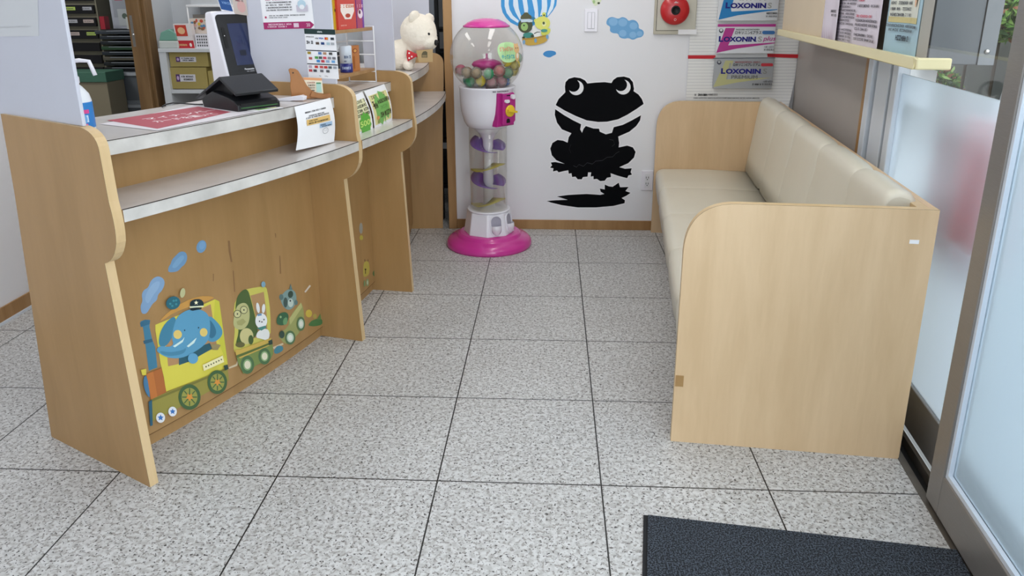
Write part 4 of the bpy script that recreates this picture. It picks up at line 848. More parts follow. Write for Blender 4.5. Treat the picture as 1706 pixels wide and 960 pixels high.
for z0_, col, s0 in ((.545, 'purple_chute', 0), (.335, 'purple_chute', 0)):
    mat('purple_chute', '#7d5aae', .35); mat('olive_chute', '#b9ad4a', .35)
    b = MB(); n = 48; vs = []
    for i in range(n + 1):
        t = math.radians(140 + 330 * i / n); z = z0_ + .075 - .085 * i / n + .02 * math.sin(t)
        for r in (.031, .104): vs.append(Vector((GX + r * math.cos(t), GY + r * math.sin(t), z + (.012 if r > .05 else 0))))
    b.add(vs, [(2 * i, 2 * i + 2, 2 * i + 3, 2 * i + 1) for i in range(n // 2)], 'purple_chute', True); b.keepn = True
    o = b.build('spiral_chute', gm); sm = o.modifiers.new('t', 'SOLIDIFY'); sm.thickness = .003
    b = MB(); b.add([Vector((GX + r * math.cos(math.radians(a_)), GY + r * math.sin(math.radians(a_)), z0_ + .095 + .000 * i - .0)) for i in range(0)], [], 'purple_chute')
    vs = []
    for i in range(13):
        t = math.radians(-30 + 90 * i / 12)
        for r in (.031, .104): vs.append(Vector((GX + r * math.cos(t), GY + r * math.sin(t), z0_ + .075 - .04 * (1 - i / 12))))
    b.add(vs, [(2 * i, 2 * i + 2, 2 * i + 3, 2 * i + 1) for i in range(12)], 'purple_chute', True); b.keepn = True; o = b.build('spiral_chute', gm); sm = o.modifiers.new('t', 'SOLIDIFY'); sm.thickness = .003
for z0_ in (.478, .270):
    b = MB(); vs = []; n = 40
    for i in range(n + 1):
        t = math.radians(180 + 170 * i / n); z = z0_ - .018 + .035 * max(0, min(1, (i / n - .35) / .45))
        for r in (.031, .104): vs.append(Vector((GX + r * math.cos(t), GY + r * math.sin(t), z)))
    b.add(vs, [(2 * i, 2 * i + 2, 2 * i + 3, 2 * i + 1) for i in range(n)], 'olive_chute', True); b.keepn = True; o = b.build('spiral_chute', gm); sm = o.modifiers.new('t', 'SOLIDIFY'); sm.thickness = .003
b = MB(); b.lathe([(.110, .222), (.110, .712), (.1085, .712), (.1085, .222)], G(0), 'clear_plastic', 48); b.build('clear_tube', gm)
# bowl
b = MB(); b.lathe([(.098, .708), (.118, .716), (.135, .745), (.150, .80), (.156, .86), (.158, .93), (.162, .938), (.158, .942), (.10, .935), (.05, .905), (0, .90)], G(0), 'white_plastic', 56); b.build('bowl', gm)
# globe: open sphere
GZ, GR = 1.105, .206
b = MB(); pr = []
a0_, a1_ = math.asin((.942 - GZ) / GR), math.acos(.128 / GR)
for i in range(25): t = a0_ + (a1_ - a0_) * i / 24; pr.append((GR * math.cos(t), GZ + GR * math.sin(t)))
pr2 = [(r * .985, GZ + (z - GZ) * .985) for r, z in pr[::-1]]
b.lathe(pr + pr2, G(0), 'clear_plastic', 64); b.build('globe', gm)
b = MB(); zc = pr[-1][1]; b.lathe([(.122, zc - .006), (.130, zc - .004), (.130, zc + .004), (.122, zc + .008), (.105, zc + .022), (.07, zc + .036), (.03, zc + .043), (0, zc + .044)], G(0), 'pink_plastic', 56); b.build('lid', gm)
b = MB(); b.lathe([(0, 1.028), (.04, 1.030), (.075, 1.045), (.086, 1.060), (.075, 1.075), (.04, 1.088), (.010, 1.092), (.006, 1.10), (.006, 1.118), (0, 1.12)], G(0), 'magenta_plastic', 40); b.build('stirrer_disc', gm)
b = MB(); b.lathe([(.008, .91), (.008, 1.03)], G(0), 'magenta_plastic', 12); b.build('stirrer_rod', gm)
# coin mechanism
am = math.radians(-44); n_ = Vector((math.cos(am), math.sin(am), 0)); t_ = Vector((-math.sin(am), math.cos(am), 0)); cc = Vector(G(.828)) + n_ * .118
f_m = lambda x, z, h: cc + t_ * x + Vector((0, 0, z)) + n_ * h
o_ = [(-.062, -.095)] + bez((.062, -.060), (.060, -.093), (.03, -.095), 5)[::-1] + [(.062, .06), (.056, .088), (-.056, .09)]
b = MB(); b.prism([(-.072, -.098), (.062, -.098), (.062, .085), (-.060, .088), (-.064, -.06)], 0, .038, 'magenta_plastic', f_m); mech = b.build('coin_mechanism', gm, bevel=.004)
b = MB(); b.prism([(-.040, -.088), (.035, -.09), (.056, -.07), (.058, .07), (.045, .084), (-.036, .084)], .038, .056, mat('magenta_front', '#b52d86', .35), f_m); b.build('front_plate', mech, bevel=.004)
KA = (t_, Vector((0, 0, 1)), n_)
b = MB(); b.lathe([(.032, 0), (.034, .006), (.030, .012), (0, .014)], f_m(.010, -.012, .056), 'yellow_plastic', 32, KA); b.box((-.030, -.006, .068), (.036, .006, .084), 'yellow_plastic', lambda x, y, h: f_m(.010 + x, -.012 + y + -.006 * x / .03, h)); b.build('turn_knob', mech, bevel=.001)
b = MB(); b.prism([(.0 + x, -.066 + y) for x, y in ((-.013, -.012), (.013, -.012), (.013, .004), (.006, .012), (-.006, .012), (-.013, .004))], .0560, .0568, 'black', f_m); b.build('coin_slot', mech)
b = MB(); b.prism(rrect(-.028, .034, .002, .052, .008), .056, .068, 'white_plastic', f_m); b.prism(rrect(.018, .052, .042, .078, .009), .056, .070, 'white_plastic', f_m); b.prism([(-.01, .070), (.016, .070), (.016, .076), (-.01, .076)], .0562, .0568, 'black', f_m); b.prism([(.004, .026), (.012, .026), (.012, .046), (.004, .046)], .0562, .0568, 'black', f_m); b.build('coin_guide', mech)
def f_bowl(a_, z, h): t = math.radians(a_); return Vector((GX + (.158 + h) * math.cos(t), GY + (.158 + h) * math.sin(t), z))
a = Art(lambda x, z, h: f_bowl(-75 + x / .158 * 57.3, z, h + .004), grid=.01); a.scrib(0, .921, .105, .007, '#3a3a44'); a.build('printed_rim', gm)
# sticker on the globe
cs = math.radians(-48)
def f_gl(x, y, h):
    lat = math.asin((1.135 - GZ) / GR) + y / GR; lon = cs + x / (GR * math.cos(lat)); R2 = GR + .001 + h
    return Vector((GX + R2 * math.cos(lat) * math.cos(lon), GY + R2 * math.cos(lat) * math.sin(lon), GZ + R2 * math.sin(lat)))
a = Art(f_gl, grid=.01, step=.0003); a.poly(smooth_poly([(-.075, .02), (-.055, .05), (.0, .058), (.05, .045), (.06, .0), (.045, -.045), (-.01, -.055), (-.05, -.045), (-.07, -.015)], 2), '#bfe6ab')
a.text('がちゃがちゃ', -.06, .006, .026, '#e58f7c', w=.085, bold=.03); a.text('やってみてね', -.052, -.034, .024, '#45b0bb', w=.085, bold=.03)
a.poly(ell(.056, .018, .025, .026), '#e6bc86'); a.poly(ell(.056, -.025, .018, .026), '#e6bc86'); a.poly([(.036, .03), (.038, .05), (.05, .04)], '#e6bc86', False); a.poly([(.062, .04), (.075, .05), (.076, .03)], '#e6bc86', False); a.poly(ell(.048, .02, .0035, .0035, 8), '#3a2c20'); a.poly(ell(.066, .02, .0035, .0035, 8), '#3a2c20', False); a.poly(ell(.056, -.02, .009, .014, 12), '#f3ead9')
a.build('sticker', gm)
# capsules
rnd = random.Random(3)
cols = [('#c4454f', 'red'), ('#2f6fc0', 'blue'), ('#2f9a6a', 'green'), ('#d9c63a', 'yellow'), ('#1f8f86', 'teal'), ('#8c6a3c', 'brown'), ('#b9677e', 'pink')]
mat('capsule_clear', '#e8ece4', .08, alpha=.22)
for hx, nm in cols: mat('capsule_' + nm, hx, .12, alpha=.88)
rb = .0325; pos = []
Rin = GR * .985 - rb - .001
for (zz, rr, n, off) in ((.975, .105, 10, 0), (.965, .042, 4, .3), (1.025, .158, 15, .1), (1.020, .092, 8, .2), (1.078, .168, 7, -.2)):
    for i in range(n):
        t = 2 * PI * (i + off) / n if zz < 1.05 else math.radians(-62 + 13 + i * 22)
        z = zz + rnd.uniform(-.004, .004); rr2 = min(rr, math.sqrt(max(Rin ** 2 - (z - GZ) ** 2, 0))) 
        p = Vector((GX + rr2 * math.cos(t), GY + rr2 * math.sin(t), z))
        for _ in range(30):
            for q in pos:
                d_ = p - q
                if d_.length < 2 * rb: p = p + d_.normalized() * (2 * rb - d_.length) * .55
            v_ = p - Vector((GX, GY, GZ))
            if v_.length > Rin: p = Vector((GX, GY, GZ)) + v_.normalized() * Rin
        if all((p - q).length > 2 * rb * .93 for q in pos) and not (Vector((p.x - GX, p.y - GY)).length < .115 and p.z > 1.01 and False): pos.append(p)
pos = [p for p in pos if not (math.hypot(p.x - GX, p.y - GY) < .086 + rb * .6 and abs(p.z - 1.06) < rb * .9)]
vis = sorted(pos, key=lambda p: p.y)[:26]
CL = {}
for i, p in enumerate(vis):
    hx, nm = cols[(i * 3 + rnd.randrange(3)) % 7]
    b = MB(); rot = Euler((rnd.uniform(0, 3), rnd.uniform(0, 3), 0)).to_matrix(); n = 18; h = 12; 
    for (lo, hi, m_) in ((0, 6, 'capsule_clear'), (6, 12, 'capsule_' + nm)):
        vs = [p + rot @ Vector((rb * math.sin(PI * j / h) * math.cos(2 * PI * k / n), rb * math.sin(PI * j / h) * math.sin(2 * PI * k / n), rb * math.cos(PI * j / h))) for j in range(lo, hi + 1) for k in range(n)]
        b.add(vs, [(j * n + k, (j + 1) * n + k, (j + 1) * n + (k + 1) % n, j * n + (k + 1) % n) for j in range(hi - lo) for k in range(n)], m_, True)
    side = 'left' if p.x < GX - .09 else ('right' if p.x > GX + .09 else 'middle')
    lv = 'upper' if p.z > 1.05 else ('lower' if p.z < 1.0 else 'mid height')
    o = b.build('toy_capsule')
    b = MB(); b.ball(p, rb * .72, mat('toy_' + nm, hx, .4), 12); b.build('toy', o)
    key = '%s toy capsule, %s %s of the globe pile' % (nm, side, lv); CL.setdefault(key, []).append(o)
    tag(o, key, 'toy capsule', key if False else 'toy capsules in the globe')
for k, L in CL.items():
    if len(L) > 1:
        L.sort(key=lambda o: o.location.x)
        for i, o in enumerate(L): o['label'] = k.replace(' toy capsule', ' toy capsule, ' + ['left one', 'right one', 'rightmost one', 'far right one'][i] + ' there' + ('' if i < 2 else ''))

# ================================================================== THINGS ON THE COUNTER
ZT, ZS = 1.0452, .8742
# --- pump bottle behind the first board
q = onz(133, 219, ZT); c = Vector((q[0], q[1], ZT)); bt = thing('pump_bottle', c, 'white disinfectant pump bottle with blue label at the near end of the counter', 'bottle')
rad = (.043, .043)
b = MB(); b.lathe([(.040, 0), (.044, .004), (.044, .090), (.040, .108), (.026, .128), (.018, .136), (.018, .140)], c, mat('bottle_white', '#e6eaee', .3), 36); b.build('body', bt)
b = MB(); b.lathe([(.0445, .012), (.0448, .014), (.0448, .084), (.0445, .086)], c, mat('label_blue', '#2f7ec4', .4), 36, None, True, 0, 360)
b.build('label', bt)
a = Art(lambda x, z, h: c + Vector(((.0449 + h) * math.sin(x / .045), -(.0449 + h) * math.cos(x / .045), z)), grid=.008); a.rect(-.015, .012, .012, .080, '#cfe1f0'); a.rect(.016, .055, .06, .066, '#d64a90'); a.rect(.016, .03, .055, .05, '#c8dff2'); a.poly(ell(.035, .040, .016, .018), '#6fa8dd'); a.scrib(-.012, .06, .01, .008, '#334'.ljust(7, '4')); a.rect(.02, .018, .05, .026, '#e8749a'); a.build('label_print', bt)
b = MB(); b.lathe([(.021, .138), (.022, .142), (.022, .156), (.018, .160), (.010, .163), (.007, .166), (.007, .192), (.012, .194), (.012, .206), (0, .208)], c, 'white_plastic', 24)
dx = Vector((.96, .28, 0)); b.tube([c + Vector((0, 0, .200)), c + dx * .03 + Vector((0, 0, .203)), c + dx * .055 + Vector((0, 0, .200)), c + dx * .066 + Vector((0, 0, .160))], .006, 'white_plastic', 10); b.build('pump_head', bt)
# --- red mat sign lying on the counter
def f_top(x, y, h):  # x = arc length, y = radius
    return pw_(y, math.degrees(x / 4.4), ZT + h)
def tp(u, v): q = onz(u, v, ZT); r = q[:2] - C0; return (math.atan2(r[1], r[0]) * 4.4, float(np.hypot(*r)))
rm = thing('counter_sign', f_top(*tp(290, 195), 0), 'flat red and white instruction sheet lying on the counter before the terminal', 'sign')
a = Art(f_top, grid=.05, step=.0002, lift=.0004); a.poly([tp(*p) for p in ((166, 207), (262, 218), (432, 186), (330, 173))], mat('sheet_clear', '#ddd9de', .15).name if False else '#dcd8dd'); a.build('sheet', rm)
a = Art(f_top, grid=.05, step=.0002, lift=.0008); a.poly([tp(*p) for p in ((178, 201), (262, 215), (385, 187), (330, 178))], '#b0505e')
pA, pB, pC = tp(196, 201), tp(355, 180), tp(262, 213)
ux = ((pB[0] - pA[0]), (pB[1] - pA[1])); L = math.hypot(*ux); ux = (ux[0] / L, ux[1] / L); uy = (-ux[1], ux[0])
sg = 1 if ((pC[0] - pA[0]) * uy[0] + (pC[1] - pA[1]) * uy[1]) > 0 else -1
# the sheet's own axes: text runs from the near left corner towards the terminal
o0 = Art(lambda x, y, h: f_top(pA[0] + ux[0] * x - sg * uy[0] * (y), pA[1] + ux[1] * x - sg * uy[1] * (y), h + .0012), lift=0, step=0)
o0.text('マイナンバー', .06, -.075, .045, '#f0dfe2', w=L * .74, bold=.02); o0.text('カードを置いて', .05, -.15, .045, '#f0dfe2', w=L * .62, bold=.02); a.build('red_panel', rm); o0.build('lettering', rm)
# --- card terminal
n_ = Vector((.80, -.60, 0)).normalized(); t_ = Vector((.60, .80, 0)).normalized(); UZ = Vector((0, 0, 1))
q = onz(447, 156, ZT); OR = Vector((q[0], q[1], ZT))
tm = thing('card_terminal', (OR - t_ * .08), 'white and black upright card payment terminal with tilted dark screen on the counter', 'card terminal')
Wd = .158
f_t = lambda x, y, z: OR + t_ * (x - Wd) + n_ * y + UZ * z       # x 0..Wd left to right, y towards customer
lean = .085; Ht = .325
side = [(.0, .004), (-.02, .0), (-.125, .0), (-.135, .02), (-.135 - .012, Ht - .03), (-.128 - .012, Ht - .004), (-lean - .01, Ht), (-lean + .0, Ht - .008)]
b = MB(); b.prism([(y, z) for y, z in side], 0, Wd, 'white_plastic', lambda y, z, x: f_t(x, y, z)); b.build('housing', tm, bevel=.009, seg=3)
fdir = Vector((0, 0, 0)) + (-n_ * lean + UZ * (Ht - .012)); fL = fdir.length; fd = fdir.normalized(); fn_ = (n_ * fd.z + UZ * lean / fL).normalized()
f_f = lambda x, y, h: f_t(0, 0, .004) + t_ * x + fd * y + fn_ * h
b = MB(); b.prism(rrect(.008, .02, Wd - .008, fL - .006, .016), -.002, .003, 'black_plastic', f_f); b.build('front_glass', tm)
b = MB(); b.prism(rrect(.050, .118, Wd - .022, fL - .042, .002), .0031, .0036, mat('screen_blue', '#2b3352', .15, emis=.12), f_f); scr = b.build('screen', tm)
a = Art(f_f, lift=.004); a.rect(.075, .155, .102, .177, '#1a2032'); a.poly(ell(.080, .215, .006, .012), '#263256'); a.poly(ell(.10, .212, .005, .010), '#263256'); a.build('screen_print', tm)
b = MB(); b.prism(rrect(.020, .185, .034, fL - .055, .007), .0031, .0045, 'black', f_f); b.ball(f_f(.027, .235, .004), .0028, 'screw', 8); b.build('camera_strip', tm)
a = Art(f_f, lift=.0035); a.text('Panasonic', .078, .098, .0065, '#e4e4e8', w=.042, bold=.03); a.scrib(.085, .090, .118, .004, '#a9a9ad'); a.build('maker_name', tm)
# --- card reader in front of it
n2 = Vector((.82, -.57, 0)).normalized(); t2 = Vector((.57, .82, 0)).normalized(); q = onz(397, 187, ZT); O2 = Vector((q[0], q[1], ZT))
rd = thing('card_reader', O2 + t2 * .08 - n2 * .1, 'black card reader with tent shaped hood in front of the terminal', 'card reader')
f_r = lambda s_, z, x: O2 + n2 * s_ + t2 * x + UZ * z
def rsz(u, v, x):
    a_ = O2 + t2 * x; q = onv(u, v, (a_.x, a_.y), (n2.x, n2.y)); return (float((Vector(q) - a_).dot(n2)), float(q[2] - ZT))
WR = .17
pF = rsz(393, 156, .0); pR = rsz(365, 128, .0); pL = rsz(326, 162, .0); pBk = rsz(337, 178, 0); 
b = MB(); b.prism([(0, 0), (0, .020), (-.02, .034), (-.06, .045), (-.15, .060), (pBk[0], .030), (pBk[0] + .01, 0)], 0, WR, 'black_plastic', f_r); rb_ = b.build('body', rd, bevel=.003)
b = MB(); b.prism([pF, pR, pL, (pL[0] + .004, pL[1] - .008), (pR[0], pR[1] - .011), (pF[0] - .002, pF[1] - .010)], -.001, WR, mat('hood_black', '#202226', .35), f_r); b.build('hood', rd, bevel=.002)
b = MB(); b.prism([(pL[0] + .03, .02), (pL[0] + .02, pL[1] + .005), (pR[0] - .01, pR[1] - .013), (pR[0] + .035, pR[1] - .05), (-.07, .05)], .03, WR - .03, 'black_plastic', f_r); b.build('hood_support', rd)
b = MB(); b.box((-.01, .012, .010), (.003, WR - .012, .013), mat('green_led', '#3d6b3c', .4), lambda s_, x, z: f_r(s_, z, x)); b.build('light_strip', rd)
b = MB(); b.box((-.004, .012, .018), (.001, WR - .012, .026), 'black', lambda s_, x, z: f_r(s_, z, x)); b.build('card_slot', rd)
cdx = thing('plastic_card', f_r(.04, .004, .06), 'white and green card lying half under the black card reader', 'card')
f_c = lambda x, y, h: f_r(x, .0045 + h, y)
b = MB(); b.box((-.03, .035, .0), (.045, .150, .001), 'paper', lambda x, y, h: f_r(x, .001 + h, y)); b.build('card_body', cdx)
a = Art(lambda x, y, h: f_r(x, .0022 + h, y), lift=0); a.rect(.004, .06, .03, .11, '#a9d08a'); a.rect(.01, .115, .028, .14, '#e3e6a0'); a.rect(.008, .07, .014, .10, '#5f9a4c'); a.build('card_print', cdx)
# cable
b = MB(); pts = [onz(u, v, ZT + .004) for u, v in ((338, 174), (325, 174), (305, 172.5), (288, 171.5), (276, 174), (270, 178))]; b.tube([tuple(p) for p in pts], .0025, 'black_plastic', 6); tag(b.build('power_cable'), 'thin black cable running left from the card reader', 'cable')
# --- bird card holder
qa, qb = onz(500, 165.5, ZT), onz(550, 163.5, ZT); bh = thing('bird_card_holder', ((qa[0] + qb[0]) / 2, (qa[1] + qb[1]) / 2, ZT), 'wooden bird shaped card holder at the far end of the first counter', 'card holder')
dv = (qb - qa)[:2]; dv /= np.linalg.norm(dv); nv = Vector((dv[1], -dv[0], 0)); nv = nv if nv.y < 0 else -nv
def bp(x, y): q = onv(460 + x / 6.4, 110 + y / 6.4, qa, dv); return (float((q[:2] - qa[:2]) @ dv), max(float(q[2]), ZT))
f_b = lambda s_, z, h: Vector((qa[0] + dv[0] * s_, qa[1] + dv[1] * s_, z)) + nv * h
bird = [bp(*p) for p in ((130, 38), (150, 25), (205, 30), (235, 50), (260, 90), (290, 140), (330, 210), (380, 260), (430, 285), (500, 300), (572, 290), (580, 335), (545, 347), (470, 340), (290, 350), (165, 370), (160, 290), (148, 220), (153, 150), (148, 95))]
b = MB(); b.prism(bird, -.008, .008, 'bird_wood', f_b); b.build('bird_body', bh, bevel=.002)
b = MB(); tl = [bp(*p) for p in ((380, 262), (430, 287), (500, 302), (575, 292), (582, 336), (545, 348), (470, 341), (360, 320))]; b.prism(tl, .008, .018, 'bird_wood', f_b); b.build('tail_ledge', bh, bevel=.001)
e_ = bp(180, 71); b = MB(); b.lathe([(.0028, 0), (.0028, .0006)], f_b(e_[0], e_[1], .0082), 'black', 10, (Vector((dv[0], dv[1], 0)), UZ, nv)); b.build('eye', bh)
cd = [bp(*p) for p in ((284, 122), (488, 130), (506, 295), (350, 285))]
ch = thing('info_card', f_b(cd[3][0], cd[3][1], -.012), 'cream card with orange heading standing in the wooden bird holder', 'card')
b = MB(); b.prism(cd, -.0105, -.0098, mat('cream_card', '#e9ddc4', .5), f_b); b.build('card_sheet', ch)
lx = cd[3][0]; a = Art(lambda x, y, h: f_b(x, y, -.0095 + h), lift=.0001)
a.poly([bp(*p) for p in ((286, 124), (488, 132), (490, 158), (297, 150))], '#dd9a66'); 
for k in range(4): q0_ = bp(335 + k * 8, 190 + k * 27); q1_ = bp(410 + k * 2, 192 + k * 27); a.scrib(q0_[0], q0_[1], q1_[0], .006, '#a86a5a' if k == 0 else '#5a4a44')
a.poly([bp(*p) for p in ((428, 178), (480, 180), (490, 282), (432, 280))], '#a9d0c4'); a.poly([bp(*p) for p in ((430, 178), (478, 178), (479, 192), (430, 192))], '#4a8a5c'); a.build('card_print', ch)
# --- bill tray
q1_, q2_ = onz(462, 168, ZT), onz(502, 169, ZT); 
bt_ = MB(); ddx = (q2_ - q1_)[:2]; LL = np.linalg.norm(ddx); ddx /= LL; nx = np.array([-ddx[1], ddx[0]])
f_bt = lambda s_, w, z: Vector((q1_[0] + ddx[0] * s_ + nx[0] * w, q1_[1] + ddx[1] * s_ + nx[1] * w, ZT + z))
bt_.prism([(-.03, .0), (LL * .55, .0), (LL * .62, .002), (LL + .01, .004), (LL + .015, .018), (LL, .023), (0, .008)], -.005, .022, 'white_plastic', lambda s_, z, w: f_bt(s_, w, z)); tag(bt_.build('paper_slip_holder', bevel=.002), 'small white plastic holder lying left of the wooden bird', 'holder')
# --- curved sheets hanging or standing at the counter edge
def csheet(name, label, cat, corners, r0, bulge, fn, group=None, sheet='paper'):
    # corners: TL, TR, BR, BL in photo pixels on the cylinder r0
    C = [oncyl(u, v, r0) for u, v in corners]
    W = abs(C[2][0] - C[3][0]) * PI / 180 * r0; Hh = (C[0][1] + C[1][1] - C[2][1] - C[3][1]) / 2
    def f(x, y, h):
        s_, t = x / W, y / Hh
        th = (C[3][0] * (1 - s_) + C[2][0] * s_) * (1 - t) + (C[0][0] * (1 - s_) + C[1][0] * s_) * t
        z = (C[3][1] * (1 - s_) + C[2][1] * s_) * (1 - t) + (C[0][1] * (1 - s_) + C[1][1] * s_) * t
        return pw_(r0 + bulge * math.sin(PI * t) + h, th, z)
    o = thing(name, f(W / 2, 0, 0), label, cat, group); b = MB(); n = 14
    vs = [f(W * i / n, Hh * j / n, hh) for hh in (0, -.0008) for j in range(n + 1) for i in range(n + 1)]; N2 = (n + 1) ** 2
    b.add(vs, [(j * (n + 1) + i, j * (n + 1) + i + 1, (j + 1) * (n + 1) + i + 1, (j + 1) * (n + 1) + i) for j in range(n) for i in range(n)] + [(N2 + j * (n + 1) + i, N2 + (j + 1) * (n + 1) + i, N2 + (j + 1) * (n + 1) + i + 1, N2 + j * (n + 1) + i + 1) for j in range(n) for i in range(n)], sheet, True); b.keepn = True
    b.build('sheet', o)
    # print follows the sheet's bend: cut in both directions
    class A2(Art):
        def poly(s, pts, m, up=True):
            if up: s.k += 1
            m = flat(m) if m.startswith('#') else m; h = s.lift + s.k * s.step
            bm = bmesh.new(); vv = [bm.verts.new((x, y, 0)) for x, y in pts]; bm.faces.new(vv); bmesh.ops.triangulate(bm, faces=bm.faces)
            for ax in (0, 1):
                xs = [p[ax] for p in pts]; x = math.ceil(min(xs) / .01) * .01
                while x < max(xs):
                    bmesh.ops.bisect_plane(bm, geom=bm.verts[:] + bm.edges[:] + bm.faces[:], plane_co=(x, 0, 0) if ax == 0 else (0, x, 0), plane_no=(1, 0, 0) if ax == 0 else (0, 1, 0)); x += .01
            bm.verts.index_update(); s.mb.add([s.fn(v.co.x, v.co.y, h) for v in bm.verts], [[v.index for v in f_.verts] for f_ in bm.faces], m); bm.free(); return s
    a = A2(f, lift=.0006, step=.0003); fn(a, W, Hh); a.build('print', o); return o
def s1(a, W, H):
    a.scrib(W * .22, H * .80, W * .80, H * .035, '#33343a'); a.scrib(W * .30, H * .715, W * .72, H * .030, '#4a4b50'); a.scrib(W * .22, H * .675, W * .85, H * .030, '#33343a')
    a.rect(W * .22, H * .525, W * .86, H * .655, '#e3bd74'); a.scrib(W * .28, H * .605, W * .5, H * .025, '#4a4436'); a.scrib(W * .26, H * .55, W * .80, H * .035, '#4a4436')
    a.rect(W * .55, H * .41, W * .90, H * .50, '#a3c1dd'); a.scrib(W * .57, H * .455, W * .70, H * .03, '#3a4250'); a.scrib(W * .57, H * .42, W * .86, H * .025, '#3a4250')
    for k in range(12): a.poly([(W * .70 + W * .08 * math.cos(k * PI / 6) * r_, H * .32 + H * .07 * math.sin(k * PI / 6) * r_) for r_ in (1,)] + [(W * .70 + W * .08 * math.cos((k + 1) * PI / 6), H * .32 + H * .07 * math.sin((k + 1) * PI / 6)), (W * .70 + W * .072 * math.cos((k + 1) * PI / 6), H * .32 + H * .063 * math.sin((k + 1) * PI / 6)), (W * .70 + W * .072 * math.cos(k * PI / 6), H * .32 + H * .063 * math.sin(k * PI / 6))], '#77787c', k == 0)
    a.poly(ell(W * .68, H * .33, .0012, .002, 6), '#444444'); a.poly(ell(W * .73, H * .33, .0012, .002, 6), '#444444', False)
csheet('hanging_notice', 'white printed notice hanging over the counter edge beside the wooden bird', 'notice', ((490.5, 178), (550, 163), (556.5, 236.5), (493, 251)), 4.60, .012, s1)
def s2(a, W, H):
    rr = random.Random(5)
    a.rect(W * .06, H * .10, W * .94, H * .86, '#e3dc9c'); a.scrib(W * .15, H * .76, W * .8, H * .08, '#3f3322', .8)
    a.scrib(W * .10, H * .58, W * .9, H * .13, '#3f3322', .8, 3); a.poly(star(W * .52, H * .46, W * .36, 13, .55), '#79b65f'); a.scrib(W * .35, H * .45, W * .75, H * .09, '#5f9a4c', .8, 4); a.scrib(W * .35, H * .60, W * .92, H * .10, '#3f3322', .8, 9)
    a.scrib(W * .14, H * .52, W * .30, H * .14, '#3f3322', .8, 7); a.scrib(W * .35, H * .24, W * .92, H * .14, '#3f3322', .8, 5); a.poly(ell(W * .20, H * .27, W * .07, H * .05), '#d79a5a'); a.poly(ell(W * .22, H * .16, W * .05, H * .05), '#8a9a50')
def s3(a, W, H):
    a.rect(W * .06, H * .10, W * .94, H * .86, '#e6e4b8')
    for k in range(4): a.scrib(W * .3, H * (.78 - k * .105), W * .92, H * .075, '#2f2a20', .8, k + 1)
    a.poly(star(W * .66, H * .24, W * .27, 11, .8), '#5fae3f'); a.text('500', W * .42, H * .20, H * .15, '#c9e67a', w=W * .45, bold=.02)
csheet('leaning_flyer', 'green and cream flyer leaning on the second counter, further from the camera', 'flyer', ((606.5, 152), (640, 140), (653.5, 201), (624, 216)), 4.602, .012, s2, 'flyers leaning on the second counter')
csheet('leaning_flyer', 'green and cream flyer partly hidden by the side panel, nearer to the camera', 'flyer', ((566, 168), (603.5, 153), (621.5, 217), (585, 232)), 4.602, .012, s3, 'flyers leaning on the second counter')
# --- notices on the second board
def brd_art(fB_, th, name, label, cat, quad, fn, sheet='paper', group=None, off=0):
    C = [onbrd(u, v, th) for u, v in quad]  # TL TR BR BL
    W = C[2][0] - C[3][0]; Hh = (C[0][1] + C[1][1] - C[2][1] - C[3][1]) / 2
    f = lambda x, y, h: fB_(C[3][0] + x + (C[0][0] - C[3][0]) * y / Hh, C[3][1] + y + (C[2][1] - C[3][1]) * x / W, h + off)
    o = thing(name, f(W / 2, 0, 0), label, cat, group); b = MB(); b.box((0, 0, .0002), (W, Hh, .0008), sheet, f); b.build('sheet', o)
    a = Art(f, lift=.0009, step=.0002); fn(a, W, Hh); a.build('print', o); return o
def b1(a, W, H):  # payment brands sign
    a.rect(0, H * .895, W, H, '#1f3634'); a.text('stera', W * .5, H * .93, H * .035, '#dfe6e4', align='c', bold=.02)
    a.rect(0, H * .555, W, H * .575, '#2b2f36'); a.rect(0, H * .28, W, H * .30, '#2b2f36')
    a.scrib(W * .04, H * .83, W * .28, H * .022, '#444444'); a.scrib(W * .04, H * .70, W * .24, H * .06, '#4a4a4e', 1.4); a.scrib(W * .34, H * .80, W * .41, H * .03, '#3a3a3a'); a.text('VISA', W * .45, H * .80, H * .035, '#1f4aa0', w=W * .16, bold=.03)
    rr = random.Random(2)
    def chips(y, xs, cs_): 
        for k, (x, c_) in enumerate(zip(xs, cs_)): a.rect(W * x, H * y, W * (x + .11), H * (y + .05), c_, k == 0)
    chips(.79, (.65, .84), ('#c2492f', '#3a3f45')); a.poly(ell(W * .685, H * .815, W * .03, H * .018, 14), '#d92a2a'); a.poly(ell(W * .73, H * .815, W * .03, H * .018, 14), '#e89a2c')
    chips(.69, (.35, .52, .70, .84), ('#5a4a40', '#26427a', '#a9c0c8', '#a9acb0')); chips(.49, (.05, .40, .56, .75), ('#a08a2c', '#5a7fb5', '#b58a6a', '#4a4a4a')); chips(.40, (.28, .41, .55, .70, .85), ('#4a9a45', '#4a5a55', '#d0485c', '#8a8a90', '#7a7a80')); chips(.38, (.08,), ('#b55a55',)); chips(.33, (.33, .48, .64, .82), ('#3f86c8', '#c0404a', '#8fa8c8', '#6fa6d6'))
    chips(.21, (.05, .25, .42, .56, .70, .86), ('#b9a9b9', '#c8342f', '#c0504f', '#c43a32', '#4f5a60', '#9aa0a8')); chips(.13, (.05, .20, .42, .62), ('#c4484f', '#4a4a52', '#6a6a70', '#55585c')); a.text('Pay', W * .38, H * .035, H * .03, '#333338'); a.text('G Pay', W * .56, H * .035, H * .03, '#333338')
brd_art(fB, TB + .12, 'payment_sign', 'white payment brands sign with dark header on the blue board', 'sign', ((507, 48.5), (558, 48.5), (565, 132), (514.5, 129.5)), b1, off=.0004)
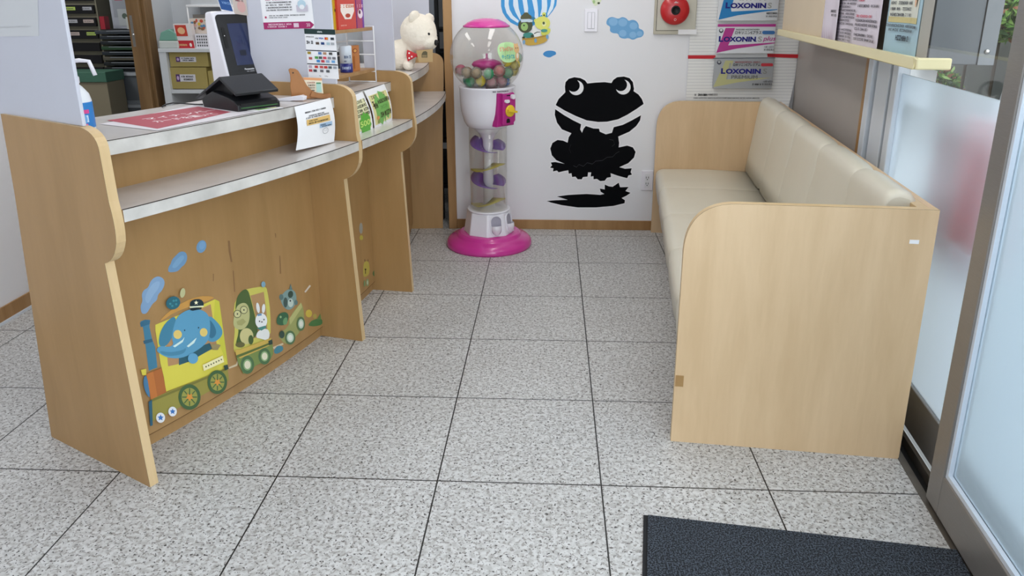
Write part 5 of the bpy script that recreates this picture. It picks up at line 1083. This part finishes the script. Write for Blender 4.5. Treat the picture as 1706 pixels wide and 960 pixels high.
def b2(a, W, H):
    a.poly([(0, 0), (W * .93, 0), (W, H * .075), (W * .93, H * .15), (0, H * .15)], '#a72a66'); a.scrib(W * .08, H * .085, W * .55, H * .035, '#f0d5e2'); a.scrib(W * .08, H * .035, W * .45, H * .035, '#f0d5e2'); a.rect(W * .60, H * .03, W * .70, H * .12, '#e0c8d6'); a.text('20', W * .85, H * .04, H * .07, '#f0d5e2')
    a.scrib(W * .10, H * .62, W * .56, H * .025, '#c86a90'); [a.scrib(W * .10, H * (.56 - k * .055), W * .60, H * .03, '#4a4a50', seed=k) for k in range(4)]; a.scrib(W * .14, H * .28, W * .85, H * .025, '#55555a'); a.scrib(W * .14, H * .24, W * .5, H * .02, '#55555a'); a.poly(ell(W * .07, H * .26, W * .02, H * .025, 10), '#b8335c')
    a.rect(W * .70, H * .36, W * .92, H * .50, '#c9c3cf'); a.poly(ell(W * .81, H * .52, W * .08, H * .09), '#b9d3e0'); a.poly(ell(W * .81, H * .46, W * .05, H * .05), '#eceff2'); a.rect(W * .18, H * .72, W * .80, H * .80, '#e3b9cd'); a.rect(W * .185, H * .725, W * .795, H * .795, '#f2f2f4'); a.scrib(W * .25, H * .745, W * .74, H * .03, '#b8487c')
brd_art(fB, TB + .12, 'pink_notice', 'white notice with magenta arrow band on the blue board', 'notice', ((430, -30), (514, -30), (524.5, 47), (440.5, 49)), b2, off=.0004)
def b3(a, W, H): a.rect(W * .04, H * .05, W * .96, H * .95, '#24508c'); [a.scrib(W * .12, H * (.25 + k * .2), W * .9, H * .08, '#7aa0d0', seed=k) for k in range(3)]
def b4(a, W, H): a.rect(0, 0, W, H, '#c9bcb2'); a.poly(ell(W * .35, H * .6, W * .25, H * .2), '#c9667c'); a.poly(ell(W * .6, H * .25, W * .3, H * .18), '#d4a9a4'); a.poly(ell(W * .6, H * .75, W * .2, H * .15), '#9aa08c'); a.scrib(W * .2, H * .4, W * .8, H * .05, '#6a5a58')
brd_art(fB, TB + .12, 'blue_leaflet', 'dark blue leaflet clipped behind the top left of the card terminal', 'leaflet', ((352, -35), (384, -32), (391.5, 22), (370, 18)), b3, off=.004)
brd_art(fB, TB + .12, 'picture_leaflet', 'pink and beige picture leaflet just above the card terminal', 'leaflet', ((384, -32), (402, -30), (414, 26), (391, 23)), b4, off=.002)
b_ = brd_art(fA, TA + .12, 'faded_notice', 'faded white sheet at the top left on the nearest board', 'notice', ((-80, -60), (48, -60), (65, 60), (-70, 62)), lambda a, W, H: (a.scrib(W * .15, H * .5, W * .8, H * .03, '#dcdcdc'), a.scrib(W * .5, H * .12, W * .9, H * .02, '#d6d6d8')), sheet=mat('faded_sheet', '#cfd0d2', .6).name, off=.0004)
# --- wire rack with two wooden shelves
def onth(u, v, th):
    t = math.radians(th); q = onv(u, v, C0, (math.cos(t), math.sin(t))); return float((q[:2] - C0) @ np.array([math.cos(t), math.sin(t)])), float(q[2])
thR = -7.62; rr_, _ = onth(627, 137, thR); zT1 = onth(619, 45, thR)[1]; zT2 = onth(623, 113, thR)[1]
wr = thing('wire_shelf_rack', pw_(rr_ - .06, -10, ZT), 'small white wire rack with two wooden shelves on the second counter', 'rack')
r0_, r1_, tl_ = rr_ - .13, rr_, -13.9
for zz in (zT1, zT2): b = MB(); b.arc(r0_, r1_ - .004, tl_, thR - .02, zz - .014, zz, 'door_wood', 12); b.build('shelf_board', wr, bevel=.001)
for th_ in (thR, tl_):
    b = MB(); b.tube([pw_(r1_, th_, ZT), pw_(r1_, th_, zT1 + .004), pw_(r0_, th_, zT1 + .004), pw_(r0_, th_, ZT)], .003, 'white_wire', 8)
    for zz in (ZT + .004, zT2 + (zT1 - zT2) * .33, zT2 + (zT1 - zT2) * .66, zT2 - .016): b.tube([pw_(r1_, th_, zz), pw_(r0_, th_, zz)], .0025, 'white_wire', 8)
    b.build('wire_end_frame', wr)
for zz, r_ in ((ZT + .004, r0_), (zT2 + (zT1 - zT2) * .33, r0_), (zT2 + (zT1 - zT2) * .66, r0_)): b = MB(); b.tube([pw_(r_, tl_ + (thR - tl_) * i / 10, zz) for i in range(11)], .002, 'white_wire', 8); b.build('wire_rail', wr)
def rbox(name, label, cat, u0, u1, vb, zsh, zh, r_out, dep, sheet, fn, grp):
    tA = oncyl(u0, vb, r_out)[0]; tB2 = oncyl(u1, vb, r_out)[0]; o = thing(name, pw_(r_out - dep / 2, (tA + tB2) / 2, zsh), label, cat, grp)
    b = MB(); b.arc(r_out - dep, r_out, tA, tB2, zsh + .0005, zsh + zh, sheet, 4); b.build('carton', o); a = Art(lambda x, z, h: pw_(r_out + h, tA + math.degrees(x / r_out), zsh + z), lift=.0005, grid=.03); fn(a, math.radians(tB2 - tA) * r_out, zh); a.build('printed_front', o)
def bx1(a, W, H):
    a.poly([(W * .15, H * .42), (W * .9, H * .42), (W * .9, H * .3), (W * .7, H * .17), (W * .35, H * .17), (W * .15, H * .3)], '#f2e4dc'); a.scrib(W * .15, H * .36, W * .9, H * .05, '#d06a30', .9); a.poly(ell(W * .52, H * .23, W * .14, H * .035), '#b5422c')
    for k in range(14): a.poly(ell(W * (.1 + .83 * random.random()), H * (.48 + .45 * random.random()), W * .05, H * .018, 10), random.choice(['#e8806a', '#a82a22', '#f0b0a0']), k == 0)
    a.scrib(W * .1, H * .06, W * .4, H * .02, '#f0c0b0')
def bx2(a, W, H): a.rect(W * .0, 0, W, H, '#b04a6a'); a.rect(W * .75, 0, W, H, '#7a4aa0'); a.poly(ell(W * .5, H * .25, W * .35, H * .08), '#f0dde6'); a.scrib(W * .1, H * .36, W * .9, H * .05, '#f0c0d0'); a.poly(ell(W * .4, H * .28, W * .14, H * .035), '#5a2038')
ro = rr_ - .006
rbox('candy_box', 'red snack box with white panel on the rack top shelf', 'box', 564, 594, 43, zT1, .24, ro, .05, mat('box_red', '#cc4436', .4), bx1, 'boxes on the wire rack')
rbox('candy_box', 'narrow pink and purple snack box on the rack top shelf', 'box', 595, 606.5, 42, zT1, .24, ro - .003, .05, mat('box_purple', '#7a4aa0', .4), bx2, 'boxes on the wire rack')
rbox('candy_box', 'yellow box partly hidden behind the red snack box', 'box', 550, 563, 43, zT1, .24, ro - .01, .05, mat('box_yellow', '#c9a52c', .4), lambda a, W, H: (a.scrib(W * .5, H * .5, W * .95, H * .05, '#2a2418'), a.scrib(W * .5, H * .3, W * .95, H * .05, '#2a2418')), 'boxes on the wire rack')
rbox('ointment_box', 'tall orange brown box on the rack lower shelf', 'box', 587, 600, 114, zT2, .108, ro - .02, .04, mat('box_orange', '#b8702c', .35), lambda a, W, H: (a.poly(ell(W * .45, H * .8, W * .3, H * .09), '#8a3a1c'), a.poly(ell(W * .45, H * .8, W * .2, H * .06), '#d49a4c'), a.rect(W * .2, H * .1, W * .35, H * .6, '#a05a20')), 'boxes on the wire rack')
tq = oncyl(579.5, 118, ro - .03)[0]; c = pw_(ro - .035, tq, zT2); cn = thing('tablet_canister', c, 'white canister with dark blue base on the rack lower shelf', 'canister')
b = MB(); b.lathe([(.026, .0), (.027, .002), (.027, .038), (.026, .038)], c, mat('canister_blue', '#2a2f78', .3), 28); b.build('blue_base', cn); b = MB(); b.lathe([(.0262, .0385), (.0262, .108), (.024, .112), (0, .112)], c, mat('canister_white', '#d5dde6', .3), 28); b.build('canister_body', cn)
a = Art(lambda x, z, h: c + Vector(((.0272 + h) * math.sin(x / .0272), -(.0272 + h) * math.cos(x / .0272), z)), grid=.006); a.scrib(-.012, .015, .02, .010, '#b9c6e0'); a.scrib(-.012, .06, .022, .012, '#5a6a88', .8); a.scrib(-.005, .045, .01, .006, '#3a4a78'); a.build('label_print', cn)
# --- white plush bear on the third counter
c = pw_(4.50, .6, ZT)
pb = thing('plush_bear', c, 'white fluffy plush bear with red polka dot bow at the far end of the counter', 'plush toy')
HC = Vector(onv(697, 53, (c.x, c.y), (1, .1))); 
fur = mat('white_fur', '#efe6d6', .95, bump=.9, bscale=90)
look = Vector((.85, -.5, -.25)).normalized(); up_ = Vector((.1, .1, 1)); up_ = (up_ - look * up_.dot(look)).normalized(); sd_v = look.cross(up_)
def rm_(mb, name, vox, par, disp=.006):
    o = mb.build(name, par); r_ = o.modifiers.new('r', 'REMESH'); r_.mode = 'VOXEL'; r_.voxel_size = vox; r_.use_smooth_shade = True
    tx = bpy.data.textures.get('fur_noise') or bpy.data.textures.new('fur_noise', 'CLOUDS'); tx.noise_scale = .012; d_ = o.modifiers.new('d', 'DISPLACE'); d_.texture = tx; d_.strength = disp; d_.mid_level = .5; return o
b = MB(); b.ball(HC, (.098, .098, .095), fur, 24); b.ball(HC + look * .075 - up_ * .035, (.055, .055, .045), fur, 18); b.ball(HC - up_ * .02 + look * .03, .085, fur, 18)
b.ball(c + Vector((-.02, .02, .075)), (.085, .085, .085), fur, 18)
b.ball(c + Vector((.035, -.06, .03)), (.03, .05, .03), fur, 14); hd = rm_(b, 'body', .007, pb)
for s_ in (1, -1):
    ec = HC + up_ * .070 + sd_v * .062 * s_ + look * .0; rot = Matrix((sd_v, look, up_)).transposed()
    b = MB(); b.ball(ec, (.040, .020, .038), fur, 16, rot); b.ball(ec + look * .012, (.028, .008, .026), fur, 12, rot); rm_(b, 'ear', .006, pb, .005)
    b = MB(); b.ball(HC + look * .098 + up_ * .012 + sd_v * .035 * s_, .007, 'black', 10); b.build('eye', pb)
b = MB(); b.ball(HC + look * .132 - up_ * .022, (.012, .012, .016), 'black', 12); b.build('nose', pb)
bc = Vector(onv(693, 92, (c.x + .02, c.y - .09), (1, .1))); br = mat('bow_red', '#c4262e', .6)
b = MB(); R1 = Vector((.95, .15, 0)).normalized()
for s_ in (1, -1): b.prism([(0, -.008), (s_ * .045, -.032), (s_ * .050, 0), (s_ * .045, .030), (0, .008)], -.01, .01, br, lambda x, z, h: bc + R1 * x + UZ * z + Vector((.15, -.95, 0)) * h)
bow = b.build('bow', pb, bevel=.006, seg=3)
b = MB(); rnd = random.Random(4)
for x, z in ((-.035, .012), (-.022, -.006), (-.036, -.014), (.022, .008), (.036, -.012), (.038, .012), (.02, -.008)): b.lathe([(.0045, 0), (.0045, .0006)], bc + R1 * x + UZ * z + Vector((.15, -.95, 0)) * .0102, flat('#f0e8e4'), 10, (R1, UZ, Vector((.15, -.99, 0)).normalized()))
b.build('dots', bow)
tg = thing('kraft_tag', tuple(onv(708, 103, (c.x + .05, c.y - .11), (1, .05))), 'small kraft paper card with a dark emblem below the white bear', 'card')
def kq(u, v): q = onv(u, v, (c.x + .05, c.y - .11), (1, .05)); return Vector(q)
K = [kq(*p) for p in ((693, 84), (721, 82), (721, 103), (698, 104))]
b = MB(); b.add(K + [k + Vector((0, .001, 0)) for k in K], [(0, 1, 2, 3), (7, 6, 5, 4), (0, 4, 5, 1), (1, 5, 6, 2), (2, 6, 7, 3), (3, 7, 4, 0)], mat('kraft', '#b79a6c', .6)); b.build('card_sheet', tg)
a = Art(lambda x, z, h: kq(x, z) + Vector((0, -h, 0)), lift=.0006); a.poly([(702.5, 96), (702.5, 90), (705, 86), (709, 85), (712, 87), (712, 96)], '#5a5238'); a.rect(703.5, 92, 711, 93, '#b79a6c'); a.rect(703.5, 94.3, 711, 95, '#b79a6c'); a.build('emblem', tg)

# ================================================================== STAFF AREA AND REAR ROOM
# low white shelf unit with yellow cartons
yC = 3.13
X = lambda u, v, y=yC: float(ony(u, v, y)[0])
Zp = lambda u, v, y=yC: float(ony(u, v, y)[2])
cb = thing('storage_shelf', (-2.2, 3.3, 0), 'white open storage shelf behind the counter', 'shelf unit')
xa = X(263, 84); zt_ = Zp(300, 81); zl = Zp(310, 150)
ms = mat('shelf_white', '#cfd4d8', .45)
b = MB(); b.box((xa, yC, zt_ - .022), (-1.45, 3.54, zt_), ms); b.build('top_board', cb, bevel=.002)
b = MB(); b.box((xa, yC + .005, 0), (xa + .045, 3.54, zt_ - .022), ms); b.build('side_panel', cb)
for k in range(4): pass
b = MB(); b.box((xa + .045, yC + .01, zl - .022), (-1.45, 3.54, zl), ms); b.build('shelf_board', cb); b = MB(); b.box((xa + .045, 3.52, 0), (-1.45, 3.54, zt_ - .022), mat('shelf_back_grey', '#70757a', .6)); b.build('back_panel', cb)
b = MB(); b.box((-1.50, yC + .005, 0), (-1.45, 3.54, zl - .022), ms); b.build('side_panel', cb)
yb = mat('yellow_carton', '#ab9b5c', .55, noise=.03, nscale=4)
def ycart(label, u0, u1, vt, vb, y, lab=True):
    x0, x1 = X(u0, vb, y), X(u1, vb, y); z1_, z0_ = Zp(u0, vt, y), Zp(u0, vb, y)
    o = thing('yellow_carton', ((x0 + x1) / 2, y + .15, z0_), label, 'carton', 'yellow cartons on the white shelf'); b = MB(); b.box((x0, y, z0_), (x1, y + .30, z1_), yb); b.build('carton', o, bevel=.003)
    if lab:
        a = Art(lambda x, z, h: Vector((x, y - h, z)), lift=.0008); xl_, zl_ = X(u0 + 11, vb, y), z0_ + (z1_ - z0_) * .34; w = (x1 - x0) * .52; hh = (z1_ - z0_) * .34
        a.rect(xl_, zl_, xl_ + w, zl_ + hh, '#dcdce2'); a.rect(xl_, zl_, xl_ + w * .2, zl_ + hh, '#5a3a78'); a.poly(ell(xl_ + w * .1, zl_ + hh * .5, w * .06, hh * .3, 12), '#c9b0d8'); a.scrib(xl_ + w * .28, zl_ + hh * .58, xl_ + w * .9, hh * .24, '#33343a'); a.scrib(xl_ + w * .28, zl_ + hh * .2, xl_ + w * .9, hh * .24, '#33343a'); a.build('printed_label', o)
zl_ = zl + .001
ycart('lower yellow carton with white label on the white shelf', 285, 347, 112.5, 148, 3.16)
ycart('upper yellow carton with white label on the white shelf', 284, 348, 87, 111.5, 3.16)
ycart('yellow carton half hidden by the card terminal', 349, 372, 118, 148, 3.17, False)
# things on top of the shelf unit
b = MB(); x0, x1 = X(262, 80), X(295, 80); mgreen = mat('green_clear', '#7fb8a5', .2, alpha=.75)
gc = thing('clear_container', ((x0 + x1) / 2, 3.22, zt_), 'pale green clear plastic container on top of the white shelf', 'container')
b.box((x0, 3.15, zt_), (x1, 3.30, zt_ + .045), mat('container_white', '#c6ccc9', .3)); b.build('tub', gc, bevel=.008); b = MB(); b.prism([(x0 + .003, zt_ + .045), (x1 - .003, zt_ + .045), (x1 - .01, zt_ + .09), ((x0 + x1) / 2 + .01, zt_ + .115), (x0 + .02, zt_ + .095)], 3.155, 3.295, mgreen, lambda x, z, y: Vector((x, y, z))); b.build('lid', gc, bevel=.006)
x0, x1 = X(293, 80), X(321, 80); z2 = Zp(300, 40)
rb1 = thing('snack_box', ((x0 + x1) / 2, 3.2, zt_), 'red and white packet box standing on the white shelf', 'box'); tilt = lambda x, z, y: Vector((x - (z - zt_) * .10, y, z))
b = MB(); b.box((x0, 3.16, zt_), (x1, 3.21, z2), mat('box_white_card', '#e2dcdc', .5), lambda x, y, z: tilt(x, z, y)); b.build('carton', rb1)
a = Art(lambda x, z, h: tilt(x, z, 3.16 - h), lift=.0006); H2 = z2 - zt_; W2 = x1 - x0; a.rect(x0, zt_, x1, zt_ + H2 * .32, '#c02a35'); a.rect(x0 + W2 * .08, zt_ + H2 * .5, x0 + W2 * .75, zt_ + H2 * .95, '#c4402f'); a.poly(ell(x0 + W2 * .42, zt_ + H2 * .72, W2 * .22, H2 * .14), '#e8b88a'); a.scrib(x0 + W2 * .1, zt_ + H2 * .1, x0 + W2 * .6, H2 * .08, '#f0c890'); a.poly(ell(x0 + W2 * .8, zt_ + H2 * .14, W2 * .07, H2 * .08), '#f5e6e0'); a.build('printed_front', rb1)
x2, x3 = X(322, 79), X(352, 79); bk = thing('plastic_basket', ((x2 + x3) / 2, 3.23, zt_), 'white lattice basket on the white shelf behind the terminal', 'basket')
b = MB(); b.box((x2, 3.17, zt_), (x3, 3.30, zt_ + .085), 'white_plastic'); b.build('tub', bk); a = Art(lambda x, z, h: Vector((x, 3.17 - h, z)), lift=.0005)
for i in range(7):
    for j in range(4): a.rect(x2 + .010 + i * (x3 - x2 - .015) / 7, zt_ + .010 + j * .018, x2 + .010 + (i + .6) * (x3 - x2 - .015) / 7, zt_ + .021 + j * .018, '#55585c', False)
a.build('lattice_holes', bk)
x2, x3 = X(311, 60, 3.16), X(352, 60, 3.16); pbx = thing('patterned_packet', ((x2 + x3) / 2, 3.20, zt_ + .085), 'white packet with colourful picture print standing above the basket', 'packet')
b = MB(); b.box((x2, 3.225, zt_ + .0855), (x3, 3.262, zt_ + .175), mat('packet_white', '#ddd0c4', .5)); b.build('packet', pbx); a = Art(lambda x, z, h: Vector((x, 3.225 - h, z)), lift=.0005); rnd = random.Random(8)
for k in range(22): a.poly(ell(rnd.uniform(x2 + .015, x3 - .015), zt_ + rnd.uniform(.10, .165), rnd.uniform(.006, .013), rnd.uniform(.006, .012), 9), rnd.choice(['#c4543f', '#6f9a4a', '#d9b83a', '#5a8ab0', '#e0a9a0', '#8a6a4a']))
a.build('picture_print', pbx)
# white wire organiser against the wall
x2, x3 = X(313, 40, 3.36), X(392, 40, 3.36); z2, z3 = Zp(313, 40, 3.36), Zp(313, 8, 3.36)
wo = thing('wire_organiser', ((x2 + x3) / 2, 3.45, z2), 'white tray organiser on legs against the wall behind the terminal', 'organiser')
b = MB(); b.box((x2, 3.36, z3 - .014), (x3, 3.54, z3), 'white_wire'); b.build('tray', wo, bevel=.003)
b = MB(); b.box((x2 + .03, 3.37, z3), (x3, 3.53, z3 + .10), mat('shelf_white')); b.build('upper_bin', wo)
for xx in (x2 + .006, x3 - .006):
    for yy in (3.366, 3.534): b = MB(); b.tube([(xx, yy, zt_), (xx, yy, z3 - .014)], .005, 'white_wire', 8); b.build('leg', wo)
b = MB(); b.box((x2 + .02, 3.40, zt_), (x3, 3.50, z3 - .06), mat('warm_grey', '#8b857e', .6)); tag(b.build('grey_bin'), 'grey bin under the white tray organiser', 'bin')  # one even warm grey for the whole bin
# rear room: drawer cabinet seen through the doorway
yD = 4.2
dc = thing('drawer_cabinet', (X(120, 60, yD), yD + .25, 0), 'tall cabinet of black drawers with beige rails seen through the doorway', 'cabinet')
xL, xR = X(60, 40, yD), X(163, 40, yD); zz0 = Zp(130, 114, yD); step = abs(Zp(130, 25, yD) - Zp(130, 46, yD))
b = MB(); b.box((xL, yD + .02, 0), (xR, yD + .45, 2.0), mat('cabinet_beige', '#8e8a78', .5)); b.build('carcass', dc)
for k in range(9):
    zc = Zp(130, 25, yD) + step * (3 - k) - step * .0
    if zc < .4: break
    b = MB(); b.box((xL + .01, yD - .005, zc + step * .10), (xR - .012, yD + .02, zc + step * .80), mat('drawer_black', '#1b1b1f', .4)); o = b.build('drawer', dc, bevel=.003)
    a = Art(lambda x, z, h: Vector((x, yD - .006 - h, z)), lift=.0005)
    for j in range(6):
        xx = xR - .07 - j * .125; 
        if k < 6: a.rect(xx - .035 + .01 * (k % 2), zc + step * .38, xx + .045, zc + step * .64, ['#b9bcc4', '#b5d06a', '#c9b9b4'][(k * 2 + j) % 3])
        if k < 6: a.scrib(xx - .03, zc + step * .45, xx + .035, step * .1, '#5a5a60')
    a.build('labels', o)
# shelf with magazine trays and binders
yE = 4.0
te = thing('tray_stack', (X(195, 60, yE), yE + .15, 0), 'stack of dark document trays on clear plastic drawers seen through the doorway', 'tray stack')
xL, xR = X(170, 90, yE), X(250, 90, yE); zB, zT_ = Zp(200, 119, yE), Zp(200, 49, yE)
for k in range(8):
    z = zB + (zT_ - zB) * k / 8; cc_ = ['#1d2024', '#24262a', '#5a564c', '#2a3038', '#2f4a34', '#23272c', '#2c3138', '#3a4048'][k]
    b = MB(); b.box((xL - (.03 if k == 7 else 0), yE, z + .004), (xR, yE + .3, z + (zT_ - zB) / 8 - .008), mat('tray_%d' % k, cc_, .4)); o = b.build('tray', te, bevel=.004)
    b = MB(); b.box((xL + .06, yE - .003, z + (zT_ - zB) / 8 - .014), (xR, yE, z + (zT_ - zB) / 8 - .009), mat('tray_edge', '#8d949c', .3)); b.build('edge_strip', o)
xL2, xR2 = X(172, 150, yE), X(260, 150, yE)
pd_ = thing('drawer_unit', (X(205, 150, yE), yE + .15, 0), 'grey translucent plastic drawer unit below the document trays', 'drawer unit')
mg = mat('plastic_grey', '#8a9096', .35); b = MB(); b.box((xL2, yE + .01, 0), (xR2, yE + .34, zB), mg); b.build('frame', pd_, bevel=.004)
for k in range(3):
    z1_ = zB - .03 - k * .235; b = MB(); b.box((xL2 + .02, yE - .002, z1_ - .18), (xR2 - .01, yE + .01, z1_), mat('drawer_grey', '#5f656b', .3)); o = b.build('drawer', pd_, bevel=.004); b = MB(); b.box((xL2 + .0, yE - .012, z1_), (xR2, yE + .01, z1_ + .022), mat('plastic_light', '#a9afb6', .3)); b.build('lip', o)
    if k == 0: a = Art(lambda x, z, h: Vector((x, yE - .003 - h, z)), lift=.0005); a.rect(xL2 + .05, z1_ - .15, xL2 + .14, z1_ - .02, '#2d3d58'); a.rect(xL2 + .055, z1_ - .12, xL2 + .11, z1_ - .05, '#b9c4d0'); a.build('label', o)
# upper papers next to the drawers
xL3, xR3 = X(167, 30, yE), X(235, 30, yE); pp_ = thing('wall_papers', ((xL3 + xR3) / 2, yE + .1, zT_), 'pale papers and packs standing above the dark document trays', 'papers')
b = MB(); b.box((xL3, yE + .15, zT_), (xR3, yE + .19, 1.9), mat('pale_board', '#aeb4c0', .5)); b.build('sheet', pp_); a = Art(lambda x, z, h: Vector((x, yE + .15 - h, z)), lift=.001); a.rect(xL3 + .02, zT_ + .08, xR3, zT_ + .30, '#989ea8'); a.rect(xL3 + .04, zT_ + .20, xL3 + .10, zT_ + .24, '#b9406a'); a.scrib(xL3 + .13, zT_ + .2, xR3 - .02, .02, '#7a7f88'); a.rect(xL3 + .05, zT_ + .02, xL3 + .13, zT_ + .14, '#b5bcc0'); a.poly(ell(xL3 + .10, zT_ + .09, .02, .02), '#5a6a60'); a.build('print', pp_)
b = MB(); b.box((xL3 - .02, yE + .02, zT_), (xL3 + .015, yE + .08, zT_ + .09), mat('small_red', '#a02a38', .5)); tag(b.build('red_packet'), 'small red packet on top of the dark document trays', 'packet')
b = MB(); b.box((xL3 + .16, yE + .05, zT_), (xR3, yE + .12, zT_ + .085), mat('pale_pack', '#c4c8c4', .5)); tag(b.build('white_packet'), 'small white packet on top of the dark document trays', 'packet')
# beige bin with green lid
yG = 3.75; x0, x1 = X(105, 150, yG), X(180, 150, yG); z1_ = Zp(150, 137, yG); z2_ = Zp(150, 120, yG)
gb = thing('storage_bin', ((x0 + x1) / 2, yG + .1, 0), 'grey brown bin with a dark green lid seen through the doorway', 'bin')
b = MB(); b.box((x0, yG, 0), (x1, yG + .22, z1_), mat('bin_beige', '#8d8570', .6)); b.build('bin_body', gb, bevel=.004)
b = MB(); b.box((x0 - .01, yG - .01, z1_), (x1 + .005, yG + .225, z2_), mat('bin_green', '#4a7564', .5)); b.build('lid', gb, bevel=.004)
# black wire rack glimpsed in the gap by the wooden post
wk = thing('black_wire_rack', (-.92, 3.9, 0), 'black wire rack in the dark gap beside the wooden post', 'rack')
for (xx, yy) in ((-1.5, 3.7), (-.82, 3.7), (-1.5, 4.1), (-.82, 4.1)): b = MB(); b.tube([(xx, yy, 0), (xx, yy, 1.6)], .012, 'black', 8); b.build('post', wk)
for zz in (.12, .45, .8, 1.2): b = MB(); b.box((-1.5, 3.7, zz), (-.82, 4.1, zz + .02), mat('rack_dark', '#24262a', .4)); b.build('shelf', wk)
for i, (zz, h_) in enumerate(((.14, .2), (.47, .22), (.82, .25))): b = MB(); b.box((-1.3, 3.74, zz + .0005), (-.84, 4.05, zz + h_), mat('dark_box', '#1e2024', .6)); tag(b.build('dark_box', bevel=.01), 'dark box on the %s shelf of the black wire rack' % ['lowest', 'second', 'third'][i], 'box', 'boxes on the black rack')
